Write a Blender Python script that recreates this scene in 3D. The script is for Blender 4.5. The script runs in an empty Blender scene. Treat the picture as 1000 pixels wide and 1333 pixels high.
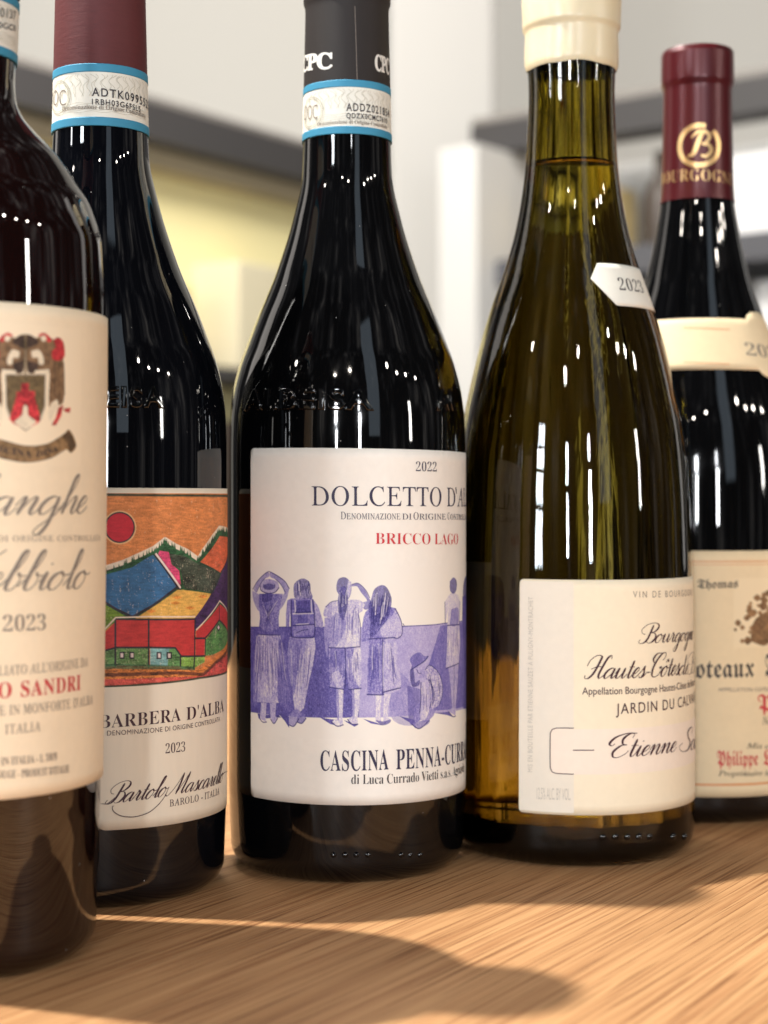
import bpy, bmesh, math, random
import numpy as np
from mathutils import Vector
R_ = math.radians
random.seed(7)
rng = np.random.default_rng(7)
SC = bpy.context.scene
COL = SC.collection

# ------------------------------------------------------------------ camera
F, HOR, H = 2150.0, 650.0, 0.117          # focal length and horizon measured on the 1000 x 1333 photo; eye height above the table (m)
cam = bpy.data.cameras.new('camera')
cam.sensor_fit = 'VERTICAL'; cam.sensor_height = 36.0
cam.lens = 36.0 * F / 1333.0
cam.shift_y = -(666.5 - HOR) / 1333.0
cam.clip_start = 0.02; cam.clip_end = 50
cam.dof.use_dof = True; cam.dof.focus_distance = 0.485; cam.dof.aperture_fstop = 10.6
cam.dof.aperture_blades = 0
co = bpy.data.objects.new('camera', cam); COL.objects.link(co)
co.location = (0, 0, H); co.rotation_euler = (R_(90), 0, 0)
SC.camera = co

# ------------------------------------------------------------------ world and lamps
w = bpy.data.worlds.new('World'); SC.world = w; w.use_nodes = True
wn = w.node_tree.nodes; wl_ = w.node_tree.links
wtc = wn.new('ShaderNodeTexCoord'); wmp = wn.new('ShaderNodeMapping'); wmp.inputs['Scale'].default_value = (5.5, 5.5, 0.9)
wno = wn.new('ShaderNodeTexNoise'); wno.inputs['Scale'].default_value = 1.6; wno.inputs['Detail'].default_value = 5; wno.inputs['Roughness'].default_value = 0.62
wrp = wn.new('ShaderNodeValToRGB'); we = wrp.color_ramp.elements
we[0].position = 0.50; we[0].color = (0.03, 0.028, 0.027, 1); we[1].position = 0.72; we[1].color = (0.85, 0.78, 0.70, 1)
wm_ = wrp.color_ramp.elements.new(0.60); wm_.color = (0.15, 0.145, 0.15, 1)
wl_.new(wtc.outputs['Generated'], wmp.inputs[0]); wl_.new(wmp.outputs[0], wno.inputs['Vector']); wl_.new(wno.outputs[0], wrp.inputs[0])
wl_.new(wrp.outputs[0], wn['Background'].inputs[0]); wn['Background'].inputs[1].default_value = 0.8
SC.view_settings.view_transform = 'Standard'; SC.view_settings.look = 'None'
SC.view_settings.exposure = 0; SC.view_settings.gamma = 1
SC.cycles.caustics_reflective = False; SC.cycles.caustics_refractive = False
SC.cycles.max_bounces = 10; SC.cycles.glossy_bounces = 6; SC.cycles.transmission_bounces = 10
SC.cycles.sample_clamp_indirect = 6.0

def lamp(name, kind, loc, target, energy, color, **kw):
    l = bpy.data.lights.new(name, kind); l.energy = energy; l.color = color
    for k, v in kw.items(): setattr(l, k, v)
    o = bpy.data.objects.new(name, l); COL.objects.link(o); o.location = loc
    d = Vector(target) - Vector(loc)
    o.rotation_euler = d.to_track_quat('-Z', 'Y').to_euler()
    return o
WARM = (1.0, 0.91, 0.80)
# the warm light falling from the upper left that throws the long bottle shadows
lamp('warm_spotlight', 'SPOT', (-0.54, 0.54, 1.10), (0.05, 0.45, 0), 106, (1.0, 0.96, 0.88),
     spot_size=R_(75), spot_blend=0.2, shadow_soft_size=0.012)
# tall window behind the camera to the left (cool), a paler wall strip to the right
def around(deg, elev, dist):
    a = R_(deg); e = R_(elev)
    return (0.0 + dist * math.sin(a) * math.cos(e), 0.53 - dist * math.cos(a) * math.cos(e), 0.15 + dist * math.sin(e))
def panel(name, deg, elev, dist, wx, wy, L, color):
    lamp(name, 'AREA', around(deg, elev, dist), (0, 0.53, 0.13), L * math.pi * wx * wy, color, shape='RECTANGLE', size=wx, size_y=wy)
for pd, pw in ((-38.2, 0.13), (-34.6, 0.12)):             # a window of small panes
    for pe, ph in ((1.5, 0.2), (6.6, 0.2), (11.7, 0.2), (16.8, 0.2)):
        panel('window_light', pd, pe, 2.6, pw, ph, 48, (0.88, 0.95, 1.0))
panel('window_light', -9, 3, 2.6, 0.06, 0.26, 125, (0.92, 0.96, 1.0)); panel('window_light', -9.6, 11.5, 2.6, 0.10, 0.38, 100, (0.92, 0.96, 1.0))
panel('window_light', 13, 4.5, 2.6, 0.09, 0.42, 105, (0.94, 0.96, 1.0)); panel('window_light', 12.2, 14, 2.6, 0.04, 0.30, 95, (0.94, 0.96, 1.0))
panel('window_light', -64, 12, 2.4, 0.10, 0.55, 40, (0.95, 0.97, 1.0))
panel('window_light', 64, 9, 2.4, 0.10, 0.5, 46, (1.0, 0.96, 0.9))
panel('pale_wall_light', 27, 26, 2.4, 0.46, 1.9, 1.0, (0.72, 0.86, 1.0))
panel('side_wall_light', -119, 16, 2.2, 0.42, 1.5, 1.7, (1.0, 0.93, 0.86))
panel('side_wall_light', 128, 16, 2.2, 0.22, 1.5, 1.0, (1.0, 0.95, 0.9))
for dg, el, L in ((46, 33, 190), (56, 29, 150), (66, 27, 170), (77, 24, 130), (-12, 30, 170), (4, 33, 170), (-58, 32, 130)):
    p = around(dg, el, 1.9)
    lamp('downlight', 'AREA', p, (0, 0.5, 0.12), L * math.pi * math.pi * 0.03 ** 2, WARM, shape='DISK', size=0.06)
# unseen area lamps added to brighten the back wall and left shelving
lamp('back_fill_light', 'AREA', (-0.3, 2.5, 3.0), (0.1, 4.2, 0.3), 36, (1.0, 0.97, 0.92), shape='RECTANGLE', size=1.6, size_y=0.7)
lamp('back_fill_light', 'AREA', (-0.25, 1.35, 1.5), (-0.42, 2.5, 0.35), 52, (1.0, 0.96, 0.9), shape='RECTANGLE', size=0.8, size_y=0.3)

# ------------------------------------------------------------------ materials
def srgb(r, g, b):
    f = lambda c: (c / 255 / 12.92) if c <= 10.3 else ((c / 255 + 0.055) / 1.055) ** 2.4
    return (f(r), f(g), f(b))
def principled(name, col, rough=0.5, ior=1.5, metal=0.0, trans=0.0, coat=0.0):
    m = bpy.data.materials.new(name); m.use_nodes = True
    b = m.node_tree.nodes['Principled BSDF']
    b.inputs['Base Color'].default_value = (*col, 1); b.inputs['Roughness'].default_value = rough
    b.inputs['IOR'].default_value = ior; b.inputs['Metallic'].default_value = metal
    b.inputs['Transmission Weight'].default_value = trans; b.inputs['Coat Weight'].default_value = coat
    return m, b
def N(m, t, **kw):
    n = m.node_tree.nodes.new(t)
    for k, v in kw.items(): setattr(n, k, v)
    return n
def L_(m, a, b): m.node_tree.links.new(a, b)

def paper(name, col, scale=900, var=0.05, bump=0.4, stretch=(1, 1, 1)):
    m, b = principled(name, col, 0.62, 1.4)
    tc = N(m, 'ShaderNodeTexCoord'); mp = N(m, 'ShaderNodeMapping'); mp.inputs['Scale'].default_value = stretch
    L_(m, tc.outputs['Object'], mp.inputs[0])
    n = N(m, 'ShaderNodeTexNoise'); n.inputs['Scale'].default_value = scale; n.inputs['Detail'].default_value = 6
    L_(m, mp.outputs[0], n.inputs['Vector'])
    n2 = N(m, 'ShaderNodeTexNoise'); n2.inputs['Scale'].default_value = 45; n2.inputs['Detail'].default_value = 5
    L_(m, tc.outputs['Object'], n2.inputs['Vector'])
    ad = N(m, 'ShaderNodeMath', operation='ADD'); L_(m, n.outputs[0], ad.inputs[0]); L_(m, n2.outputs[0], ad.inputs[1])
    mr = N(m, 'ShaderNodeMapRange'); mr.inputs[1].default_value = 0.5; mr.inputs[2].default_value = 1.5
    mr.inputs[3].default_value = 1 - var; mr.inputs[4].default_value = 1 + var
    L_(m, ad.outputs[0], mr.inputs[0])
    mx = N(m, 'ShaderNodeVectorMath', operation='SCALE'); mx.inputs[0].default_value = col
    L_(m, mr.outputs[0], mx.inputs['Scale']); L_(m, mx.outputs[0], b.inputs['Base Color'])
    bp = N(m, 'ShaderNodeBump'); bp.inputs['Strength'].default_value = bump; bp.inputs['Distance'].default_value = 0.0001
    L_(m, n.outputs[0], bp.inputs['Height']); L_(m, bp.outputs[0], b.inputs['Normal'])
    return m

def dark_glass(name, col, ior=1.58):
    m, b = principled(name, col, 0.03, ior)
    tc = N(m, 'ShaderNodeTexCoord')
    mp = N(m, 'ShaderNodeMapping'); mp.inputs['Scale'].default_value = (1, 1, 0.25); L_(m, tc.outputs['Object'], mp.inputs[0])
    n = N(m, 'ShaderNodeTexNoise'); n.inputs['Scale'].default_value = 70; n.inputs['Detail'].default_value = 3
    L_(m, mp.outputs[0], n.inputs['Vector'])
    bp = N(m, 'ShaderNodeBump'); bp.inputs['Strength'].default_value = 0.025; bp.inputs['Distance'].default_value = 0.0006
    L_(m, n.outputs[0], bp.inputs['Height']); L_(m, bp.outputs[0], b.inputs['Normal'])
    # fine dust and finger smears change the gloss only
    d = N(m, 'ShaderNodeTexNoise'); d.inputs['Scale'].default_value = 60; d.inputs['Detail'].default_value = 8
    L_(m, tc.outputs['Object'], d.inputs['Vector'])
    mr = N(m, 'ShaderNodeMapRange'); mr.inputs[1].default_value = 0.45; mr.inputs[2].default_value = 0.75
    mr.inputs[3].default_value = 0.015; mr.inputs[4].default_value = 0.10
    L_(m, d.outputs[0], mr.inputs[0]); L_(m, mr.outputs[0], b.inputs['Roughness'])
    # specks of dust
    v = N(m, 'ShaderNodeTexVoronoi'); v.inputs['Scale'].default_value = 170; L_(m, tc.outputs['Object'], v.inputs['Vector'])
    lt = N(m, 'ShaderNodeMath', operation='LESS_THAN'); lt.inputs[1].default_value = 0.03; L_(m, v.outputs['Distance'], lt.inputs[0])
    mx = N(m, 'ShaderNodeMix', data_type='RGBA'); mx.inputs[6].default_value = (*col, 1); mx.inputs[7].default_value = (0.30, 0.29, 0.28, 1)
    L_(m, lt.outputs[0], mx.inputs[0]); L_(m, mx.outputs[2], b.inputs['Base Color'])
    return m

M = {}
M['glass_black'] = dark_glass('black_wine_glass', (0.0015, 0.0016, 0.002))
M['glass_red'] = dark_glass('red_black_wine_glass', (0.006, 0.0012, 0.001), 1.74)
M['glass_blue'] = dark_glass('blue_black_wine_glass', (0.0016, 0.002, 0.0035))
mg, bg = principled('olive_wine_glass', (1, 1, 1), 0.0, 1.47, 0, 1.0); M['olive'] = mg
at = N(mg, 'ShaderNodeAttribute'); at.attribute_name = 'index'; L_(mg, at.outputs['Fac'], bg.inputs['IOR'])
va = N(mg, 'ShaderNodeVolumeAbsorption'); va.inputs['Color'].default_value = (0.72, 0.662, 0.17, 1); va.inputs['Density'].default_value = 740
L_(mg, va.outputs[0], mg.node_tree.nodes['Material Output'].inputs['Volume'])
tc = N(mg, 'ShaderNodeTexCoord'); mp = N(mg, 'ShaderNodeMapping'); mp.inputs['Scale'].default_value = (1, 1, 0.03); L_(mg, tc.outputs['Object'], mp.inputs[0])
n = N(mg, 'ShaderNodeTexNoise'); n.inputs['Scale'].default_value = 190; n.inputs['Detail'].default_value = 3; L_(mg, mp.outputs[0], n.inputs['Vector'])
bp = N(mg, 'ShaderNodeBump'); bp.inputs['Distance'].default_value = 0.0012
lt = N(mg, 'ShaderNodeMath', operation='LESS_THAN'); lt.inputs[1].default_value = 1.3; L_(mg, at.outputs['Fac'], lt.inputs[0])
mr = N(mg, 'ShaderNodeMapRange'); mr.inputs[3].default_value = 0.04; mr.inputs[4].default_value = 0.9; L_(mg, lt.outputs[0], mr.inputs[0]); L_(mg, mr.outputs[0], bp.inputs['Strength'])
L_(mg, n.outputs[0], bp.inputs['Height']); L_(mg, bp.outputs[0], bg.inputs['Normal'])
M['wine'] = principled('white_wine', (0.97, 0.93, 0.72), 0.0, 1.34, 0, 1.0)[0]
M['cream'] = paper('cream_paper', srgb(236, 217, 188), 420, 0.05)
M['laid'] = paper('laid_paper', srgb(226, 212, 192), 500, 0.05, 0.25, (1, 1, 0.12))
M['white'] = paper('white_paper', srgb(233, 226, 217), 420, 0.05)
M['ivory'] = paper('ivory_paper', srgb(232, 218, 192), 420, 0.04)
M['chalk'] = paper('chalk_paper', srgb(224, 214, 198), 420, 0.04)
M['blush'] = paper('blush_paper', srgb(232, 217, 201), 420, 0.04)
M['old'] = paper('old_ivory_paper', srgb(228, 207, 170), 420, 0.05)
M['band'] = paper('band_paper', srgb(228, 225, 214), 700, 0.03)
M['blue'] = paper('blue_band_ink', srgb(58, 137, 170), 900, 0.04, 0.05)
M['guilloche'] = principled('guilloche_ink', srgb(186, 182, 166), 0.6)[0]
M['ink'] = principled('black_ink', srgb(38, 32, 40), 0.55)[0]
M['navy'] = principled('navy_ink', srgb(40, 34, 66), 0.55)[0]
M['plum'] = principled('plum_ink', srgb(58, 24, 38), 0.55)[0]
M['grey'] = principled('grey_ink', srgb(132, 121, 112), 0.55)[0]
M['pale'] = principled('pale_grey_ink', srgb(188, 180, 168), 0.55)[0]
M['red'] = principled('red_ink', srgb(196, 44, 56), 0.55)[0]
M['gold_line'] = principled('copper_ink', srgb(214, 146, 96), 0.4)[0]
M['gold'] = principled('gold_foil', srgb(222, 184, 128), 0.32, 1.5, 0.75)[0]
M['silver'] = principled('white_print', srgb(225, 222, 216), 0.5)[0]
M['capsule_black'] = paper('matte_black_capsule', srgb(34, 28, 27), 300, 0.16, 0.9, (1, 1, .3))
M['capsule_red'] = paper('oxblood_capsule', srgb(86, 36, 38), 300, 0.14, 0.9, (1, 1, 4))
cm, cb = principled('burgundy_foil', srgb(78, 17, 24), 0.3, 1.5, 0.25); M['foil'] = cm
M['wax'] = principled('cream_wax', srgb(216, 202, 170), 0.28, 1.45)[0]
M['wax'].node_tree.nodes['Principled BSDF'].inputs['Subsurface Weight'].default_value = 0.15
M['wax'].node_tree.nodes['Principled BSDF'].inputs['Subsurface Radius'].default_value = (0.004, 0.003, 0.002)

def vcol(name):
    m, b = principled(name, (1, 1, 1), 0.6, 1.4)
    a = N(m, 'ShaderNodeVertexColor'); a.layer_name = 'print'
    L_(m, a.outputs[0], b.inputs['Base Color'])
    return m
M['print'] = vcol('printed_picture')

def wood():
    m, b = principled('oak_table_wood', (0.4, 0.22, 0.1), 0.6, 1.28)
    tc = N(m, 'ShaderNodeTexCoord')
    rot = N(m, 'ShaderNodeMapping'); rot.inputs['Rotation'].default_value = (0, 0, R_(-58)); L_(m, tc.outputs['Object'], rot.inputs[0])
    def streak(sc, sx, detail, dist=0.0):
        mp = N(m, 'ShaderNodeMapping'); mp.inputs['Scale'].default_value = (sx, 1, 1); L_(m, rot.outputs[0], mp.inputs[0])
        n = N(m, 'ShaderNodeTexNoise'); n.inputs['Scale'].default_value = sc; n.inputs['Detail'].default_value = detail
        n.inputs['Distortion'].default_value = dist; L_(m, mp.outputs[0], n.inputs['Vector']); return n
    broad = streak(40, 0.04, 3, 0.0); mid = streak(560, 0.008, 6, 0.0); fine = streak(1250, 0.012, 3)
    mid.inputs['Roughness'].default_value = 0.68
    r1 = N(m, 'ShaderNodeValToRGB'); e = r1.color_ramp.elements
    e[0].position = 0.33; e[0].color = (0.33, 0.15, 0.062, 1); e[1].position = 0.56; e[1].color = (0.53, 0.30, 0.14, 1)
    L_(m, mid.outputs[0], r1.inputs[0])
    r2 = N(m, 'ShaderNodeValToRGB'); e = r2.color_ramp.elements
    e[0].position = 0.3; e[0].color = (0.86, 0.82, 0.78, 1); e[1].position = 0.7; e[1].color = (1.08, 1.08, 1.08, 1)
    L_(m, broad.outputs[0], r2.inputs[0])
    r3 = N(m, 'ShaderNodeValToRGB'); e = r3.color_ramp.elements
    e[0].position = 0.37; e[0].color = (0.42, 0.33, 0.27, 1); e[1].position = 0.46; e[1].color = (1, 1, 1, 1)
    L_(m, fine.outputs[0], r3.inputs[0])
    m1 = N(m, 'ShaderNodeMix', data_type='RGBA', blend_type='MULTIPLY'); m1.inputs[0].default_value = 1
    L_(m, r1.outputs[0], m1.inputs[6]); L_(m, r2.outputs[0], m1.inputs[7])
    m2 = N(m, 'ShaderNodeMix', data_type='RGBA', blend_type='MULTIPLY'); m2.inputs[0].default_value = 0.8
    L_(m, m1.outputs[2], m2.inputs[6]); L_(m, r3.outputs[0], m2.inputs[7]); L_(m, m2.outputs[2], b.inputs['Base Color'])
    bp = N(m, 'ShaderNodeBump'); bp.inputs['Strength'].default_value = 0.35; bp.inputs['Distance'].default_value = 0.0005
    ad = N(m, 'ShaderNodeMath', operation='ADD'); L_(m, mid.outputs[0], ad.inputs[0]); L_(m, fine.outputs[0], ad.inputs[1])
    L_(m, ad.outputs[0], bp.inputs['Height']); L_(m, bp.outputs[0], b.inputs['Normal'])
    return m
M['wood'] = wood()
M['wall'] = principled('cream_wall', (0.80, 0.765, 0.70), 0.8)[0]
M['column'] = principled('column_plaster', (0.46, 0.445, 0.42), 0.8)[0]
M['dark'] = principled('dark_metal', (0.042, 0.039, 0.039), 0.6)[0]
M['grey_board'] = principled('grey_board', (0.55, 0.54, 0.52), 0.7)[0]
M['slate'] = principled('slate_shelf', (0.07, 0.07, 0.078), 0.6)[0]
M['olive_strip'] = principled('olive_strip', (0.42, 0.35, 0.23), 0.7)[0]
M['yellow_board'] = principled('yellow_board', (0.84, 0.75, 0.40), 0.7)[0]
M['taupe'] = principled('taupe_edge_strip', (0.22, 0.20, 0.18), 0.7)[0]
M['walnut'] = principled('dark_walnut', (0.05, 0.036, 0.027), 0.5)[0]
M['cream_card'] = principled('cream_card', (0.60, 0.54, 0.38), 0.7)[0]
M['ochre'] = principled('ochre_card', (0.62, 0.47, 0.22), 0.7)[0]
M['white_board'] = principled('white_board', (0.78, 0.77, 0.76), 0.6)[0]

# ------------------------------------------------------------------ object helpers
def tag(o, label=None, cat=None, group=None, kind=None):
    if label: o['label'] = label
    if cat: o['category'] = cat
    if group: o['group'] = group
    if kind: o['kind'] = kind
def obj(name, verts, faces, mat, parent=None, smooth=True, mats=None, fmat=None):
    me = bpy.data.meshes.new(name); me.from_pydata(verts, [], faces); me.update()
    for mm in (mats or [mat]): me.materials.append(mm)
    if fmat is not None: me.polygons.foreach_set('material_index', fmat)
    if smooth: me.polygons.foreach_set('use_smooth', [True] * len(me.polygons))
    o = bpy.data.objects.new(name, me); COL.objects.link(o)
    if parent: o.parent = parent; o.matrix_parent_inverse = parent.matrix_basis.inverted()
    return o
def box(name, c, s, mat, parent=None, rz=0, bevel=0.0):
    bm = bmesh.new(); bmesh.ops.create_cube(bm, size=1)
    for v in bm.verts: v.co = Vector((v.co.x * s[0], v.co.y * s[1], v.co.z * s[2]))
    if bevel: bmesh.ops.bevel(bm, geom=bm.edges[:], offset=bevel, segments=3, affect='EDGES', profile=0.5)
    ca, sa = math.cos(rz), math.sin(rz)
    for v in bm.verts: v.co = Vector((c[0] + v.co.x * ca - v.co.y * sa, c[1] + v.co.x * sa + v.co.y * ca, c[2] + v.co.z))
    me = bpy.data.meshes.new(name); bm.to_mesh(me); bm.free(); me.materials.append(mat)
    o = bpy.data.objects.new(name, me); COL.objects.link(o)
    if parent: o.parent = parent; o.matrix_parent_inverse = parent.matrix_basis.inverted()
    return o

# ------------------------------------------------------------------ a bottle: axis, profile, and the way a flat (angle, height) print wraps round it
class Bottle:
    def __init__(s, xc, D, halfw, base_r, heel=0.007):
        s.D = D; s.k = D / F
        s.X, s.Y = (xc - 500) * s.k, D
        n = math.hypot(s.X, s.Y); s.t = (-s.X / n, -s.Y / n); s.r = (-s.t[1], s.t[0])
        pts = sorted(((s.z(y), hw * s.k * 0.9965) for y, hw in halfw))
        zs = [p[0] for p in pts]; rs = [p[1] for p in pts]
        s.zs, s.rs, s.heel, s.base_r = zs, rs, heel, base_r
    def z(s, y): return H + (HOR - y) * s.k
    def rad(s, z):
        zs, rs = s.zs, s.rs
        if z <= zs[0]: return rs[0]
        if z >= zs[-1]: return rs[-1]
        i = max(j for j in range(len(zs)) if zs[j] <= z); i = min(i, len(zs) - 2)
        def slope(j):                                      # monotone cubic (Fritsch-Carlson style harmonic mean)
            if j == 0 or j == len(zs) - 1: return 0.0
            a = (rs[j] - rs[j - 1]) / (zs[j] - zs[j - 1]); b = (rs[j + 1] - rs[j]) / (zs[j + 1] - zs[j])
            return 0.0 if a * b <= 0 else 2 * a * b / (a + b)
        h = zs[i + 1] - zs[i]; t = (z - zs[i]) / h; m0, m1 = slope(i) * h, slope(i + 1) * h
        return (2*t**3 - 3*t*t + 1) * rs[i] + (t**3 - 2*t*t + t) * m0 + (-2*t**3 + 3*t*t) * rs[i + 1] + (t**3 - t*t) * m1
    def P(s, th, z, off=0.0, r=None):
        rr = (s.rad(z) if r is None else r) + off
        a, b = math.sin(th), math.cos(th)
        return (s.X + rr * (a * s.r[0] + b * s.t[0]), s.Y + rr * (a * s.r[1] + b * s.t[1]), z)
    def hit(s, x, y):                                     # where the sight line through a photo point meets the bottle: (angle, height)
        dx, dz = (x - 500) / F, (HOR - y) / F
        z = s.z(y)
        for _ in range(8):
            R = s.rad(z) + 0.0002
            a = dx * dx + 1; b = -2 * (dx * s.X + s.Y); c = s.X ** 2 + s.Y ** 2 - R * R
            q = b * b - 4 * a * c
            q = math.sqrt(q) if q > 0 else 0.0
            t = (-b - q) / (2 * a)
            z = H + dz * t
        px, py = dx * t - s.X, t - s.Y
        th = math.atan2(px * s.r[0] + py * s.r[1], px * s.t[0] + py * s.t[1])
        return th, z
    def lathe(s, name, z0, z1, mat, parent, off=0.0, n=160, step=0.0012, close_top=False, closed_base=False, inner=False):
        prof = []
        if closed_base:
            hl = s.heel; rb = s.rad(z0 + hl)
            prof += [(0.0, z0 + 0.012), (rb * 0.35, z0 + 0.011), (rb * 0.66, z0 + 0.006), (rb - hl * 1.25, z0 + 0.0008), (rb - hl * 1.0, z0)]
            for i in range(1, 9):
                a = i / 9 * math.pi / 2
                prof.append((rb - hl + hl * math.sin(a), z0 + hl - hl * math.cos(a)))
            z0 = z0 + hl
        cnt = max(2, int((z1 - z0) / step))
        prof += [(s.rad(z0 + (z1 - z0) * i / cnt) + off, z0 + (z1 - z0) * i / cnt) for i in range(cnt + 1)]
        if close_top:
            r, zt = prof[-1]; e = min(0.0015, r * 0.2)
            prof = prof[:-1] + [(r, zt - e), (r - e * 0.3, zt - e * 0.3), (r - e, zt), (0.0, zt + 0.0003)]
        V, Fc = [], []
        for r, z in prof:
            if r == 0.0: V.append((s.X, s.Y, z)); continue
            for j in range(n): V.append(s.P(2 * math.pi * j / n, z, r=r))
        idx = []; c = 0
        for r, z in prof:
            idx.append((c, r == 0.0)); c += 1 if r == 0.0 else n
        for (a, pa), (b, pb) in zip(idx, idx[1:]):
            for j in range(n):
                k = (j + 1) % n
                if pa: Fc.append((a, b + k, b + j))
                elif pb: Fc.append((a + j, a + k, b))
                else: Fc.append((a + j, a + k, b + k, b + j))
        if inner: Fc = [f[::-1] for f in Fc]
        return obj(name, V, Fc, mat, parent)

# ------------------------------------------------------------------ paper that wraps round a bottle
def patch(b, name, t0, t1, z0, z1, mat, parent, off=0.0002, rc=0.0015, shear=0.0, outline=None, nu=None):
    """a sheet between two angles and two heights, corners rounded, with a thin edge down to the glass"""
    Rr = b.rad((z0 + z1) / 2); wid = (t1 - t0) * Rr
    nu = nu or max(12, int(wid / 0.0012)); nv = max(8, int((z1 - z0) / 0.003))
    us = sorted(set([i / nu for i in range(nu + 1)] + ([rc / wid * f for f in (0.05, 0.15, 0.3, 0.5, 0.75, 1)] + [1 - rc / wid * f for f in (0.05, 0.15, 0.3, 0.5, 0.75, 1)] if rc else [])))
    V, Fc = [], []
    for u in us:
        d = min(u, 1 - u) * wid; ins = 0.0
        if rc and d < rc: ins = rc - math.sqrt(max(0, rc * rc - (rc - d) ** 2))
        a, c = z0 + ins, z1 - ins
        if outline: a, c = outline(u, a, c)
        for j in range(nv + 1):
            z = a + (c - a) * j / nv + shear * (u * wid)
            V.append(b.P(t0 + (t1 - t0) * u, z, off))
    n = nv + 1
    for i in range(len(us) - 1):
        for j in range(nv): Fc.append((i * n + j, (i + 1) * n + j, (i + 1) * n + j + 1, i * n + j + 1))
    ring = [i * n for i in range(len(us))] + [(len(us) - 1) * n + j for j in range(1, n)] + [i * n + nv for i in range(len(us) - 2, -1, -1)] + [j for j in range(nv - 1, 0, -1)]
    base = len(V)
    for q in ring:
        x, y, z = V[q]; dx, dy = x - b.X, y - b.Y; l = math.hypot(dx, dy); f = (l - off * 0.9) / l
        V.append((b.X + dx * f, b.Y + dy * f, z))
    o = obj(name, V, Fc, mat, parent)
    me = o.data; bm = bmesh.new(); bm.from_mesh(me); bm.verts.ensure_lookup_table()
    m = len(ring)
    for i in range(m):
        a, c = ring[i], ring[(i + 1) % m]
        try: nf = bm.faces.new((bm.verts[c], bm.verts[a], bm.verts[base + i], bm.verts[base + (i + 1) % m])); nf.smooth = False
        except ValueError: pass
    bm.to_mesh(me); bm.free()
    return o

# ------------------------------------------------------------------ lettering
STY = {'sans': (0, 0, 0), 'bold': (0x1D400, 0x1D41A, 0x1D7CE), 'roman': (0x1D434, 0x1D44E, 0x1D7CE), 'italic': (0x1D434, 0x1D44E, 0x1D7CE),
       'frak': (0x1D56C, 0x1D586, 0x1D7CE), 'mono': (0x1D670, 0x1D68A, 0x1D7F6), 'plain': (0, 0, 0)}
def chars(t, st):
    up, lo, dg = STY[st]; o = ''
    for c in t:
        if 'A' <= c <= 'Z' and up: o += chr(up + ord(c) - 65)
        elif c == 'h' and lo == 0x1D44E: o += '\u210e'
        elif 'a' <= c <= 'z' and lo: o += chr(lo + ord(c) - 97)
        elif c.isdigit() and dg: o += chr(dg + ord(c) - 48)
        else: o += c
    return o
_cache = {}
def glyphs(t, st, spacing=1.0, weight=0.0, solid=None):
    key = (t, st, spacing, weight, solid)
    if key in _cache: return _cache[key]
    c = bpy.data.curves.new('lettering', 'FONT'); c.body = chars(t, st); c.space_character = spacing; c.resolution_u = 4
    c.offset = weight
    if solid: c.extrude = solid; c.bevel_depth = solid; c.bevel_resolution = 2
    o = bpy.data.objects.new('lettering', c)
    me = bpy.data.meshes.new_from_object(o)
    V = np.array([v.co[:] for v in me.vertices]).reshape(-1, 3); Fc = [tuple(p.vertices) for p in me.polygons]
    bpy.data.objects.remove(o); bpy.data.curves.remove(c); bpy.data.meshes.remove(me)
    if st == 'roman': V[:, 0] -= V[:, 1] * 0.27
    _cache[key] = (V, Fc); return V, Fc
def capheight(st):
    V, _ = glyphs('H', st); return V[:, 1].max()

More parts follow.
